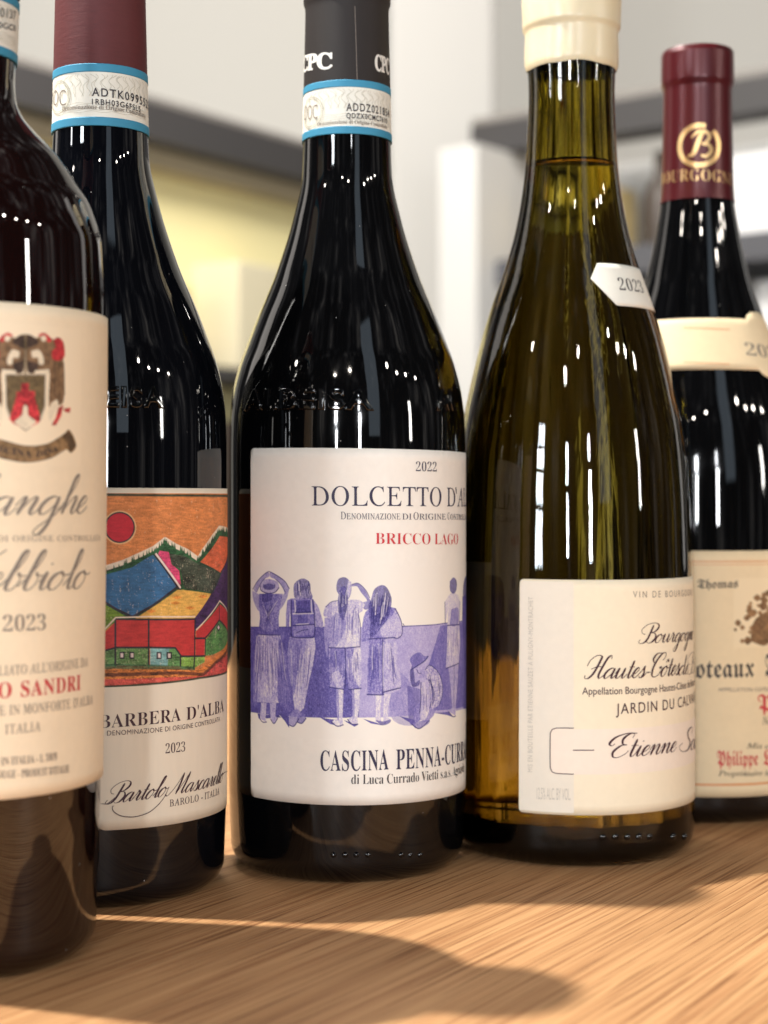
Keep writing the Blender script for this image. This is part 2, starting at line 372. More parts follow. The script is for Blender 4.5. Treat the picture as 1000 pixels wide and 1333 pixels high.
class Ink:
    """collects flat print in (arc, height) of one bottle and lays it on the surface as one mesh"""
    def __init__(s, b, off): s.b, s.off = b, off; s.V = []; s.F = []; s.FM = []; s.mats = []; s.n = 0
    def mi(s, m):
        if m not in s.mats: s.mats.append(m)
        return s.mats.index(m)
    def add(s, pts, faces, mat):                          # pts: (theta, z)
        k = len(s.V); s.n += 1; lift = (s.n % 40) * 0.000003
        s.V += [(p[0], p[1], lift + (p[2] if len(p) > 2 else 0)) for p in pts]
        s.F += [tuple(i + k for i in f) for f in faces]; s.FM += [s.mi(mat)] * len(faces)
    def text(s, t, st, xl, yl, xr, yr, cap, mat, ref=None, spacing=1.0, weight=0.0, vertical=False, solid=None):
        """t between photo points (xl,yl) and (xr,yr) along its baseline; ref = the leading part of t that ends at xr"""
        V, Fc = glyphs(t, st, spacing, weight, solid)
        if len(V) == 0: return
        Vr, _ = glyphs(ref or t, st, spacing, weight, solid)
        x0, x1 = Vr[:, 0].min(), Vr[:, 0].max()
        a = s.b.hit(xl, yl); c = s.b.hit(xr, yr)
        ch = capheight(st); sz = cap * s.b.D * 0.93 / F / ch
        u = (V[:, 0] - x0) / (x1 - x0)
        if vertical:
            wv = sz / s.b.rad(a[1])
            pts = [(a[0] - V[i, 1] * wv, a[1] + (c[1] - a[1]) * u[i]) for i in range(len(V))]
        else:
            pts = [(a[0] + (c[0] - a[0]) * u[i], a[1] + (c[1] - a[1]) * u[i] + V[i, 1] * sz, V[i, 2] * sz * 1.0) for i in range(len(V))]
        s.add(pts, Fc, M[mat])
    def line(s, pts, wpx, mat, closed=False):             # pts in photo pixels
        q = [s.b.hit(*p) for p in pts]; s.stroke(q, [wpx * s.b.k * 0.5] * len(q), mat)
    def stroke(s, q, hw, mat):                             # q: list of (theta, z), hw half widths in metres
        if len(q) < 2: return
        Rr = s.b.rad(q[0][1]); P = np.array([(p[0] * Rr, p[1]) for p in q]); V, Fc = [], []
        for i in range(len(P)):
            d = P[min(i + 1, len(P) - 1)] - P[max(i - 1, 0)]; l = np.hypot(*d) or 1; nx, ny = -d[1] / l, d[0] / l
            V += [((P[i][0] + nx * hw[i]) / Rr, P[i][1] + ny * hw[i]), ((P[i][0] - nx * hw[i]) / Rr, P[i][1] - ny * hw[i])]
            if i: Fc.append((2 * i - 2, 2 * i - 1, 2 * i + 1, 2 * i))
        s.add(V, Fc, M[mat])
    def disc(s, x, y, rpx, mat, n=20):
        c = s.b.hit(x, y); Rr = s.b.rad(c[1]); r = rpx * s.b.k
        s.add([(c[0] + r * math.cos(2 * math.pi * i / n) / Rr, c[1] + r * math.sin(2 * math.pi * i / n)) for i in range(n)], [tuple(range(n))], M[mat])
    def build(s, name, parent, label=None):
        b = s.b; V = s.V; bm = bmesh.new(); Rm = 0.035
        vs = [bm.verts.new((v[0] * Rm, v[1], v[2])) for v in V]; bm.verts.ensure_lookup_table()
        for f, m in zip(s.F, s.FM):
            try: q = bm.faces.new([vs[i] for i in f]); q.material_index = m
            except ValueError: pass
        lo = min(v[0] for v in V) * Rm; hi = max(v[0] for v in V) * Rm
        c = math.ceil(lo / 0.002) * 0.002                 # cut long faces so that they follow the curve
        while c < hi:
            bmesh.ops.bisect_plane(bm, geom=bm.verts[:] + bm.edges[:] + bm.faces[:], plane_co=(c + 1e-6, 0, 0), plane_no=(1, 0, 0), dist=1e-8); c += 0.002
        for v in bm.verts: v.co = b.P(v.co.x / Rm, v.co.y, s.off + v.co.z)
        me = bpy.data.meshes.new(name); bm.to_mesh(me); bm.free()
        for m in s.mats: me.materials.append(m)
        o = bpy.data.objects.new(name, me); COL.objects.link(o); o.parent = parent; o.matrix_parent_inverse = parent.matrix_basis.inverted()
        if label: o['label'] = label
        return o

# a pointed-pen script: every letter is a few pen strokes, thick going down and thin going up (x-height 1, slanted afterwards)
LOOP = [(-.1, .2), (.22, .9), (.44, 1.8), (.40, 2.25), (.25, 2.05), (.2, 1.2)]
ARCH = [(.2, .1), (.42, .72), (.62, 1.0), (.73, .85), (.68, .25), (.78, 0), (.92, .1), (1.05, .4)]
BOWL = [(.74, .8), (.52, 1.02), (.2, .82), (.04, .38), (.18, 0), (.42, .1), (.66, .5), (.75, 1.0)]
TAIL = [(.75, 1.0), (.74, .25), (.84, 0), (.98, .1), (1.12, .4)]
PEN = {
 'a': (1.02, [BOWL, TAIL]), 'o': (.86, [[(.5, 1.0), (.18, .82), (.03, .4), (.18, .02), (.44, .03), (.66, .42), (.63, .86), (.48, 1.0), (.6, .82), (.85, .8), (.98, .9)]]),
 'r': (.7, [[(-.1, .2), (.12, .75), (.2, 1.12), (.26, .95), (.42, .92), (.42, .6), (.41, .2), (.52, 0), (.68, .1), (.8, .4)]]),
 't': (.55, [[(.25, 1.7), (.24, .9), (.24, .3), (.34, 0), (.5, .08), (.64, .4)], [(.0, 1.08), (.55, 1.08)]]),
 'l': (.5, [LOOP + [(.2, .3), (.3, 0), (.45, .08), (.6, .4)]]),
 's': (.66, [[(-.1, .2), (.2, .7), (.34, 1.12), (.4, .8), (.54, .4), (.42, .03), (.2, 0), (.1, .18)], [(.42, .03), (.62, .1), (.76, .4)]]),
 'c': (.64, [[(.58, .78), (.5, 1.0), (.25, .9), (.06, .5), (.12, .08), (.35, 0), (.55, .12), (.72, .4)]]),
 'e': (.62, [[(-.05, .2), (.2, .38), (.5, .7), (.45, .98), (.28, .95), (.1, .6), (.1, .2), (.3, 0), (.5, .1), (.7, .4)]]),
 'u': (1.0, [[(-.08, .45), (.1, 1.0), (.1, .3), (.2, 0), (.42, .1), (.64, .6), (.7, 1.0)], [(.7, 1.0), (.69, .25), (.8, 0), (.95, .1), (1.1, .4)]]),
 'n': (.98, [[(-.05, .5), (.1, .92), (.2, 1.0), (.24, .8), (.2, 0)], ARCH]),
 'i': (.46, [[(0, .4), (.15, 1.0), (.15, .25), (.25, 0), (.4, .1), (.54, .4)], [(.2, 1.5), (.24, 1.42)]]),
 'h': (.96, [LOOP + [(.2, .6), (.2, 0)], ARCH]),
 'b': (.8, [LOOP + [(.2, .3), (.34, 0), (.56, .12), (.66, .55), (.52, .95), (.56, .82), (.9, .8)]]),
 'd': (1.02, [BOWL[:-1] + [(.75, .9)], [(.76, 2.15), (.75, 1.0), (.74, .25), (.84, 0), (.98, .1), (1.12, .4)]]),
 'g': (1.02, [BOWL, [(.75, 1.0), (.75, .1), (.72, -.6), (.56, -1.1), (.32, -1.15), (.24, -.9), (.5, -.5), (.85, -.1), (1.1, .4)]]),
 'z': (.7, [[(.0, .8), (.2, 1.0), (.55, .95), (.2, .3), (.0, 0), (.4, 0), (.7, .3)]]),
 '-': (.62, [[(.05, .5), (.5, .5)], [(.05, .46), (.5, .46)]]), ' ': (.55, []),
 'B': (1.5, [[(.62, 2.1), (.6, 1.2), (.56, .5), (.36, .05), (.0, -.08), (-.28, .1), (-.22, .38)],
             [(.1, 1.0), (-.28, 1.15), (-.5, 1.6), (-.1, 2.15), (.6, 2.35), (1.15, 2.2), (1.34, 1.8), (1.1, 1.35), (.72, 1.2), (1.15, 1.1), (1.42, .65), (1.2, .1), (.8, -.02), (.52, .2)]]),
 'M': (1.9, [[(-.42, .15), (-.1, -.08), (.22, .4), (.55, 1.4), (.75, 2.3)], [(.75, 2.3), (.84, 1.2), (.82, 0)], [(.82, 0), (1.1, .9), (1.55, 2.3)], [(1.55, 2.3), (1.52, 1.2), (1.46, .3), (1.6, 0), (1.85, .35)]]),
 'H': (1.5, [[(-.45, 1.2), (-.4, 1.8), (.0, 2.25), (.42, 2.2), (.52, 1.9), (.46, .6), (.2, .02), (-.12, .0), (-.24, .3)],
             [(1.5, 1.9), (1.35, 2.25), (1.1, 2.0), (1.0, 1.2), (.98, .35), (1.18, 0), (1.5, .35)], [(.05, .9), (.5, 1.15), (1.05, 1.12)]]),
 'C': (1.3, [[(.98, 1.6), (1.2, 1.9), (1.1, 2.3), (.7, 2.3), (.28, 1.8), (.06, 1.0), (.2, .2), (.6, -.02), (1.0, .2), (1.2, .7), (1.06, .98), (.9, .8)], [(.7, 2.3), (.0, 2.3), (-.3, 1.8), (-.05, 1.4)]]),
 'E': (1.25, [[(1.05, 1.85), (1.05, 2.25), (.65, 2.25), (.36, 1.8), (.5, 1.3), (.85, 1.2)], [(.85, 1.2), (.4, 1.1), (.08, .55), (.25, .05), (.65, -.02), (1.05, .3), (1.2, .6)],
              [(1.25, 2.3), (.5, 2.35), (-.25, 2.0), (-.5, 1.4), (-.25, 1.15), (-.1, 1.35)]]),
 'S': (1.15, [[(1.0, 1.7), (1.15, 2.1), (.8, 2.35), (.42, 1.95), (.55, 1.4), (.9, .9), (.9, .3), (.5, -.05), (.0, .05), (-.25, .5), (0, .85)]]),
 'L': (1.2, [[(.9, 1.8), (.95, 2.25), (.6, 2.2), (.45, 1.6), (.4, .6), (.1, .0), (-.2, .1), (0, .3), (.5, .1), (1, 0), (1.3, .3)]]),
 'N': (1.5, [[(-.35, .15), (-.05, -.05), (.2, .6), (.42, 2.25)], [(.42, 2.25), (.7, 1.1), (1.0, 0)], [(1.0, 0), (1.15, 1.5), (1.6, 2.3)]]),
}
for _k in 'aeourntsc': PEN[_k] = (PEN[_k][0] + .06, PEN[_k][1])
PEN['ô'] = (.86, PEN['o'][1] + [[(.25, 1.35), (.45, 1.7)], [(.45, 1.7), (.6, 1.35)]])
def spline(P, n=9):
    P = [np.array(p, float) for p in P]
    if len(P) == 2: return [P[0] + (P[1] - P[0]) * i / 6 for i in range(7)]
    Q = [2 * P[0] - P[1]] + P + [2 * P[-1] - P[-2]]; out = []
    for i in range(1, len(Q) - 2):
        a, b, c, d = Q[i - 1:i + 3]
        for j in range(n):
            t = j / n; out.append(.5 * ((2 * b) + (c - a) * t + (2 * a - 5 * b + 4 * c - d) * t * t + (3 * b - a - 3 * c + d) * t ** 3))
    return out + [P[-1]]
def script(ink, t, xl, yl, xr, yr, xh, mat, ref=None, slant=0.62, thick=0.085, thin=0.026, capscale=1.0, extra=()):
    """t written along the baseline (xl,yl)-(xr,yr); xh = x-height in photo pixels; ref = the leading part of t that ends at xr"""
    b = ink.b; a = b.hit(xl, yl); c = b.hit(xr, yr)
    adv = lambda s: sum(PEN[ch][0] for ch in s)
    sc = (c[0] - a[0]) / adv(ref or t); hz = xh * b.k * 0.93; slope = (c[1] - a[1]) / (c[0] - a[0])
    Rr = b.rad(a[1]); x = 0.0
    for ch in list(t) + [None] * len(extra):
        if ch is None: strokes = [extra[0]]; extra = extra[1:]; x0 = 0.0
        else: strokes = PEN[ch][1]; x0 = x; x += PEN[ch][0]
        for st in strokes:
            P = spline(st); n = len(P)
            q, hw = [], []
            for i, p in enumerate(P):
                d = P[min(i + 1, n - 1)] - P[max(i - 1, 0)]; l = np.hypot(*d) or 1
                down = max(0.0, -d[1] / l) ** 1.5
                e = min(1, (min(i, n - 1 - i) + 1) / 3)
                hw.append(hz * (thin + (thick - thin) * down * e))
                th = a[0] + (x0 + p[0]) * sc + p[1] * slant * hz / Rr
                q.append((th, a[1] + slope * (th - a[0]) + p[1] * hz))
            ink.stroke(q, hw, mat)

# ------------------------------------------------------------------ printed pictures: a fine sheet of small coloured cells
class Picture:
    def __init__(s, b, t0, t1, z0, z1, cell=0.00016, base=(1, 1, 1)):
        s.b, s.t0, s.t1, s.z0, s.z1 = b, t0, t1, z0, z1
        s.Rr = b.rad((z0 + z1) / 2)
        s.W = int((t1 - t0) * s.Rr / cell); s.Hh = int((z1 - z0) / cell)
        s.img = np.ones((s.Hh * 2, s.W * 2, 3)) * np.array(base); s.alpha = np.ones((s.Hh * 2, s.W * 2))
    def uv(s, pts, ox, oy, k):
        o = []
        for X, Y in pts:
            th, z = s.b.hit(ox + X / k, oy + Y / k)
            o.append(((th - s.t0) / (s.t1 - s.t0) * s.W * 2, (s.z1 - z) / (s.z1 - s.z0) * s.Hh * 2))
        return np.array(o)
    def mask(s, q):
        x0, y0 = np.floor(q.min(0)).astype(int) - 1; x1, y1 = np.ceil(q.max(0)).astype(int) + 2
        x0 = max(0, x0); y0 = max(0, y0); x1 = min(s.W * 2, x1); y1 = min(s.Hh * 2, y1)
        if x1 <= x0 or y1 <= y0: return None
        gx, gy = np.meshgrid(np.arange(x0, x1) + .5, np.arange(y0, y1) + .5); ins = np.zeros(gx.shape, bool)
        for i in range(len(q)):
            ax, ay = q[i]; bx, by = q[(i + 1) % len(q)]
            if ay == by: continue
            c = ((ay > gy) != (by > gy)) & (gx < (bx - ax) * (gy - ay) / (by - ay) + ax); ins ^= c
        return (slice(y0, y1), slice(x0, x1)), ins
    def poly(s, pts, fill, fr, mix=1.0, smooth=False):
        if smooth: pts = [tuple(p) for p in spline(list(pts) + [pts[0]], 5)]
        r = s.mask(s.uv(pts, *fr))
        if r is None: return
        sl, ins = r; f = fill(sl) if callable(fill) else np.array(fill)
        a = (ins * mix)[..., None]; s.img[sl] = s.img[sl] * (1 - a) + f * a
    def line(s, pts, wd, col, fr, mix=1.0, smooth=False):
        if smooth: pts = [tuple(p) for p in spline(pts, 5)]
        q = s.uv(pts, *fr); e = s.uv([(pts[0][0], pts[0][1]), (pts[0][0], pts[0][1] + wd)], *fr); hw = max(0.7, abs(e[1][1] - e[0][1]) / 2)
        x0, y0 = np.floor(q.min(0) - hw - 1).astype(int); x1, y1 = np.ceil(q.max(0) + hw + 2).astype(int)
        x0 = max(0, x0); y0 = max(0, y0); x1 = min(s.W * 2, x1); y1 = min(s.Hh * 2, y1)
        if x1 <= x0 or y1 <= y0: return
        gx, gy = np.meshgrid(np.arange(x0, x1) + .5, np.arange(y0, y1) + .5); d = np.full(gx.shape, 1e9)
        for a, c in zip(q, q[1:]):
            v = c - a; l2 = v @ v or 1e-9
            t = np.clip(((gx - a[0]) * v[0] + (gy - a[1]) * v[1]) / l2, 0, 1)
            d = np.minimum(d, np.hypot(gx - a[0] - t * v[0], gy - a[1] - t * v[1]))
        al = (np.clip(hw - d + .5, 0, 1) * mix)[..., None]; sl = (slice(y0, y1), slice(x0, x1))
        f = col(sl) if callable(col) else np.array(col)
        s.img[sl] = s.img[sl] * (1 - al) + f * al
    def build(s, name, parent, off, clip=None):
        img = s.img.reshape(s.Hh, 2, s.W, 2, 3).mean((1, 3))
        nx, ny = s.W, s.Hh
        ths = s.t0 + (s.t1 - s.t0) * np.arange(nx) / (nx - 1); zz = s.z1 - (s.z1 - s.z0) * np.arange(ny) / (ny - 1)
        rr = np.array([s.b.rad(z) for z in zz])[:, None] + off
        sx, cx = np.sin(ths)[None], np.cos(ths)[None]
        X = s.b.X + rr * (sx * s.b.r[0] + cx * s.b.t[0]); Y = s.b.Y + rr * (sx * s.b.r[1] + cx * s.b.t[1]); Z = np.repeat(zz[:, None], nx, 1)
        V = np.stack([X, Y, Z], -1).reshape(-1, 3)
        keep = np.ones((ny - 1, nx - 1), bool) if clip is None else clip(img)[:-1, :-1]
        j, i = np.nonzero(keep)
        Fc = np.stack([j * nx + i, (j + 1) * nx + i, (j + 1) * nx + i + 1, j * nx + i + 1], -1)
        me = bpy.data.meshes.new(name); me.vertices.add(len(V)); me.vertices.foreach_set('co', V.ravel())
        me.loops.add(Fc.size); me.loops.foreach_set('vertex_index', Fc.ravel().astype(np.int32))
        me.polygons.add(len(Fc)); me.polygons.foreach_set('loop_start', np.arange(0, Fc.size, 4, dtype=np.int32))
        me.update(calc_edges=True)
        ca = me.color_attributes.new('print', 'FLOAT_COLOR', 'POINT')
        ca.data.foreach_set('color', np.concatenate([img.reshape(-1, 3), np.ones((nx * ny, 1))], 1).astype(np.float32).ravel())
        me.polygons.foreach_set('use_smooth', [True] * len(Fc)); me.materials.append(M['print']); me.validate()
        o = bpy.data.objects.new(name, me); COL.objects.link(o); o.parent = parent; o.matrix_parent_inverse = parent.matrix_basis.inverted()
        return o
def blur(a, n):
    for _ in range(2):
        for ax in (0, 1):
            if n[ax]:
                p = np.concatenate([np.take(a, range(-n[ax], 0), ax), a, np.take(a, range(n[ax]), ax)], ax); c = np.cumsum(p, ax)
                k = 2 * n[ax]; a = (np.take(c, range(k, p.shape[ax]), ax) - np.take(c, range(0, p.shape[ax] - k), ax)) / k
    return a
def grain(shape, n):
    a = blur(rng.random(shape), n); return (a - a.mean()) / (a.std() + 1e-9)

def empty(name, b, label, cat, group=None):
    o = bpy.data.objects.new(name, None); COL.objects.link(o); o.location = (b.X, b.Y, 0); o.empty_display_size = 0.02
    bpy.context.view_layer.update(); tag(o, label, cat, group); return o

# ================================================================== the table and the blurred room
def table():
    box_o = box('wooden_table', (0.10, 0.66, -0.02), (2.2, 1.0, 0.04), M['wood'], None, 0, 0.004)
    tag(box_o, 'oak table top with diagonal grain under the wine bottles', 'table')
table()
wl = box('wall', (0.3, 4.65, 1.0), (7, 0.1, 4.2), M['wall']); tag(wl, 'pale cream back wall out of focus', 'wall', kind='structure')
fl = box('floor', (0.3, 2.4, -0.92), (7, 7, 0.1), M['grey_board']); tag(fl, 'floor of the shop', 'floor', kind='structure')
def bx(x, y, D): return ((x - 500) / F * D, D, H + (HOR - y) / F * D)
def along(name, A, B, z0, z1, th, mat, parent=None):
    c = ((A[0] + B[0]) / 2, (A[1] + B[1]) / 2, (z0 + z1) / 2)
    return box(name, c, (math.hypot(B[0] - A[0], B[1] - A[1]), th, z1 - z0), mat, parent, math.atan2(B[1] - A[1], B[0] - A[0]))
# left shelving: a dark rail on top, an added olive shading strip under it, yellow back board
A, B = (-0.78, 1.87), (-0.10, 2.86)
def shelving(name, loc, label):
    o = bpy.data.objects.new(name, None); COL.objects.link(o); o.location = loc; bpy.context.view_layer.update(); tag(o, label, 'shelving'); return o
s1 = shelving('display_shelving', (-0.45, 2.35, -0.87), 'blurred yellow-backed display shelving under a dark rail at left')
along('top_rail', A, B, 0.652, 0.708, 0.06, M['dark'], s1)
along('shading_strip', (A[0], A[1] + .05), (B[0], B[1] + .05), 0.622, 0.651, 0.04, M['olive_strip'], s1)  # olive strip added as graded shading between rail and board
along('back_board', (A[0] + .0, A[1] + .10), (B[0], B[1] + .10), -0.87, 0.621, 0.03, M['yellow_board'], s1)
along('edge_strip', (A[0], A[1] + .02), (B[0], B[1] + .02), 0.7085, 0.722, 0.05, M['taupe'], s1)  # grey strip added above the rail to soften its hard edge
along('dark_lower_block', (A[0], A[1] - .02), (B[0], B[1] - .02), -0.87, 0.235, 0.16, M['walnut'], s1)  # unseen dark block added to darken the reflections at the glass edges
along('shelf', A, B, 0.30, 0.32, 0.14, M['dark'], s1)
for f, zz, ww, hh, mt, lb in ((.80, .321, .12, .17, 'cream_card', 'tall cream box on the left shelving close to the white column'), (.62, .321, .10, .12, 'ochre', 'ochre box on the left shelving between the two nearest necks'), (.36, .321, .12, .15, 'cream_card', 'cream box on the near end of the left shelving')):
    x = A[0] + (B[0] - A[0]) * f; y = A[1] + (B[1] - A[1]) * f
    o = box('storage_box', (x, y, zz + hh / 2), (ww, .1, hh), M[mt], None, math.atan2(B[1] - A[1], B[0] - A[0]), .004); tag(o, lb, 'box', 'boxes on the blurred left shelving')
# white column
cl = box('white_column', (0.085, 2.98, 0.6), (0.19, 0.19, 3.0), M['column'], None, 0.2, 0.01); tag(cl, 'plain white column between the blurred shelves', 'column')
# right shelving: dark rail, pale shelves with cards on them
s2 = shelving('wall_shelving', (0.5, 2.3, -0.87), 'blurred dark framed shelving with pale boards at right')
A2, B2 = (0.155, 2.62), (0.95, 1.98)
along('top_rail', A2, B2, 0.655, 0.705, 0.06, M['dark'], s2)
along('back_board', (A2[0] + .12, A2[1] + .12), (B2[0] + .12, B2[1] + .12), -0.87, 0.654, 0.02, M['grey_board'], s2)
along('end_panel', A2, (A2[0] + .055, A2[1] - .045), -0.87, 0.654, 0.22, M['grey_board'], s2)
along('edge_strip', (A2[0], A2[1] + .02), (B2[0], B2[1] + .02), 0.7055, 0.72, 0.05, M['taupe'], s2)  # softening strip added above the right rail too
along('dark_lower_block', (A2[0] + .0, A2[1] - .05), (B2[0], B2[1] - .05), -0.87, 0.17, 0.24, M['walnut'], s2)  # dark block added low down for dark edge reflections and refraction
for zz in (0.47, 0.29): along('shelf', (A2[0] + .06, A2[1]), (B2[0] + .04, B2[1]), zz - .026, zz + .012, 0.2, M['slate'], s2)
for i, (f, zz, ww, hh, mt, lb) in enumerate(((.16, .4815, .12, .11, 'ochre', 'ochre card box on the top shelf beside the grey end panel'), (.42, .4815, .16, .12, 'white_board', 'long white box on the middle of the top shelf'),
        (.70, .4815, .10, .10, 'white_board', 'small white box at the near end of the top shelf'), (.25, .3015, .16, .13, 'white_board', 'white box on the second shelf near the column'),
        (.53, .3015, .14, .12, 'white_board', 'white box on the second shelf behind the red capsule'), (.72, .3015, .08, .12, 'yellow_board', 'yellow box on the second shelf right of the red capsule'))):
    x = A2[0] + .03 + (B2[0] - A2[0]) * f; y = A2[1] + .03 + (B2[1] - A2[1]) * f
    o = box('storage_box', (x, y, zz + hh / 2 + 0.001), (ww, .1, hh), M[mt], None, math.atan2(B2[1] - A2[1], B2[0] - A2[0]), .004); tag(o, lb, 'box', 'boxes on the blurred wall shelving')

def stock_bottle(f, zz, hh, mat, label):
    x = A2[0] + .03 + (B2[0] - A2[0]) * f; y = A2[1] + .01 + (B2[1] - A2[1]) * f; n = 20
    prof = [(0, 0), (.026, 0), (.028, .01), (.028, hh * .55), (.022, hh * .66), (.011, hh * .76), (.011, hh), (0, hh)]
    V = [(x + r * math.cos(2 * math.pi * j / n), y + r * math.sin(2 * math.pi * j / n), zz + z) for r, z in prof for j in range(n)]
    o = obj('stock_bottle', V, [(i * n + j, i * n + (j + 1) % n, (i + 1) * n + (j + 1) % n, (i + 1) * n + j) for i in range(len(prof) - 1) for j in range(n)], M[mat])
    tag(o, label, 'bottle', 'small bottles on the blurred wall shelving')
stock_bottle(.285, .4815, .15, 'walnut', 'small dark bottle on the top shelf left of the long white box')
stock_bottle(.60, .4815, .15, 'dark', 'small dark bottle on the top shelf right of the long white box')
stock_bottle(.82, .4815, .15, 'walnut', 'small dark bottle at the near end of the top shelf')
stock_bottle(.385, .3015, .14, 'walnut', 'small dark bottle on the second shelf between two white boxes')
stock_bottle(.645, .3015, .14, 'ochre', 'small amber bottle on the second shelf left of the yellow box')
stock_bottle(.82, .3015, .14, 'dark', 'small dark bottle on the second shelf right of the yellow box')

# ================================================================== the bottles
P_ALB = [(-14, 56), (4, 56), (9, 55.5), (13, 53.6), (60, 54.4), (100, 55.4), (183, 57.2), (230, 59), (288, 71), (360, 94), (414, 116.5), (450, 130.5), (479, 141), (512, 149), (545, 153), (585, 154.3), (1000, 154), (1120, 151)]
def alb(xc, D):
    k0 = 0.537 / F; b = Bottle(xc, D, [(0, 1), (1, 1)], 0)
    pts = sorted((H + (HOR - y) * k0, w_ * k0 * 0.9965) for y, w_ in P_ALB)
    b.zs = [p[0] for p in pts]; b.rs = [p[1] for p in pts]; return b
b1 = Bottle(-52, 0.4285, [(-60, 76), (-20, 75), (60, 72.5), (105, 70), (130, 72), (150, 80), (175, 101), (191, 117), (210, 134), (245, 157), (262, 167.5), (280, 174.5), (297, 180), (315, 184), (350, 186), (395, 187.5), (1030, 181), (1170, 176)], 0)
b2 = alb(131, 0.505)
b3 = alb(452, 0.537)
b4 = Bottle(744, 0.562, [(-30, 52), (-22, 58), (-10, 60.5), (0, 61), (38, 61), (46, 57.5), (90, 57), (120, 56), (200, 59), (250, 64), (300, 73), (350, 87), (400, 104.5), (450, 119.5), (520, 136), (550, 142), (600, 148.5), (650, 152), (700, 154), (760, 155.5), (1000, 158), (1060, 158), (1110, 157)], 0)
b5 = Bottle(908, 0.633, [(60, 44), (68, 45.5), (112, 46), (118, 43.2), (200, 44.5), (250, 46), (300, 53), (360, 66), (400, 79), (450, 97), (500, 114), (560, 131), (620, 139), (700, 141), (1000, 141), (1100, 140)], 0)
def surf_z(b, x, y): return b.hit(x, y)[1]

# ---- shared pieces of the two Italian neck bands
def neck_band(b, root, ytop, ybot, xmid, lines, x0, dx_sign=1):
    zt = b.hit(xmid, ytop)[1]; zb = b.hit(xmid, ybot)[1]; hb = (zt - zb)
    nb = patch(b, 'neck_band', -2.2, 2.2, zb, zt, M['band'], root, 0.0003, 0.0)
    for a, c in ((zb - .0001, zb + hb * .135), (zt - hb * .13, zt + .0001)):
        patch(b, 'blue_stripe', -2.2, 2.2, a, c, M['blue'], nb, 0.00042, 0.0)
    ink = Ink(b, 0.00040)
    Rr = b.rad(zb)
    for q in range(26):                                   # security pattern of fine waves on the upper part of the band
        c = [(-1.1 + q * .085 + .07 * math.sin(i * .9 + q * .5) * (1 - i / 14) + i * .012 * (1 if q % 2 else -1), zt - hb * .17 - hb * .36 * i / 12) for i in range(13)]
        ink.stroke(c, [0.00006] * 13, 'guilloche')
    for q in range(5):
        c = [(-1.2 + i * .05, zb + hb * (.22 + .035 * q) + hb * .012 * math.sin(i * .7 + q)) for i in range(49)]
        ink.stroke(c, [0.00004] * 49, 'guilloche')
    return nb, ink
def ring(ink, x, y, r, wd, mat, n=40):
    c = ink.b.hit(x, y); Rr = ink.b.rad(c[1]); k = ink.b.k
    ink.stroke([(c[0] + r * k * math.sin(2 * math.pi * i / n) / Rr, c[1] + r * k * math.cos(2 * math.pi * i / n)) for i in range(n + 1)], [wd * k / 2] * (n + 1), mat)
def emboss(b, root, xl, xr, y, cap, text='ALBEISA'):
    ink = Ink(b, -0.0001)
    ink.text(text, 'sans', xl, y, xr, y, cap, 'glass_black', solid=0.05, spacing=1.12)
    o = ink.build('embossed_lettering', root)
    o.data.polygons.foreach_set('use_smooth', [True] * len(o.data.polygons)); return o
def dots(b, root, xs, y, r, mat):
    V, Fc = [], []
    for x in xs:
        th, z = b.hit(x, y); Rr = b.rad(z); k = len(V)
        for i in range(5):
            a = i / 4 * math.pi / 2
            for j in range(12):
                p = j / 12 * 2 * math.pi
                V.append(b.P(th + r * math.cos(a) * math.cos(p) / Rr, z + r * math.cos(a) * math.sin(p), r * 0.8 * math.sin(a) - 0.00005))
        for i in range(4):
            for j in range(12): Fc.append((k + i * 12 + j, k + i * 12 + (j + 1) % 12, k + (i + 1) * 12 + (j + 1) % 12, k + (i + 1) * 12 + j))
    return obj('embossed_dots', V, Fc, M[mat], root)

GRP = 'wine bottles standing on the oak table'
# ================================================================== bottle 1: nearest, at the left edge
r1 = empty('wine_bottle', b1, 'square-shouldered dark bottle at left edge with cream crest label', 'wine bottle', GRP)
b1.lathe('glass_body', 0, b1.z(-10), M['glass_red'], r1, closed_base=True, close_top=True)
b1.lathe('capsule', b1.z(-8), b1.z(-95), M['capsule_red'], r1, 0.0006, close_top=True)
# label
zt, zb = b1.hit(0, 393)[1], b1.hit(0, 1041)[1]
tL = b1.hit(28, 700)[0]
l1 = patch(b1, 'front_label', tL - 1.25, tL + 1.25, zb, zt, M['cream'], r1, 0.0006, 0.002)
i1 = Ink(b1, 0.00068)
script(i1, 'Langhe', -62, 671, 108, 668, 23, 'grey', capscale=1, slant=.55, thick=.11, thin=.035)
i1.text('DENOMINAZIONE DI ORIGINE CONTROLLATA', 'roman', -135, 703.5, 128, 703.5, 7.5, 'grey', spacing=1.15)
script(i1, 'Nebbiolo', -75, 769, 108, 765, 23, 'grey', slant=.55, thick=.11, thin=.035)
i1.text('2023', 'italic', 3, 822, 58, 820, 21, 'grey', weight=-0.012)
i1.text("IMBOTTIGLIATO ALL'ORIGINE DA", 'roman', -70, 882, 112, 867, 12.5, 'grey', spacing=1.06)
i1.text('ELIO SANDRI', 'bold', -52, 911, 102.5, 897.5, 20, 'red', spacing=1.12)
i1.text("VITICOLTORE IN MONFORTE D'ALBA", 'roman', -90, 934, 118, 916, 12.5, 'grey', spacing=1.06)
i1.text('ITALIA', 'roman', 6, 955.5, 51, 951, 12.5, 'grey', spacing=1.12)
i1.text('PRODOTTO IN ITALIA - L 18/9', 'bold', -58, 998, 72, 989, 10, 'grey')
i1.text("RED WINE - VIN ROUGE - PRODUIT D'ITALIE", 'bold', -80, 1014, 88, 1005, 10, 'grey')
i1.build('label_lettering', l1)
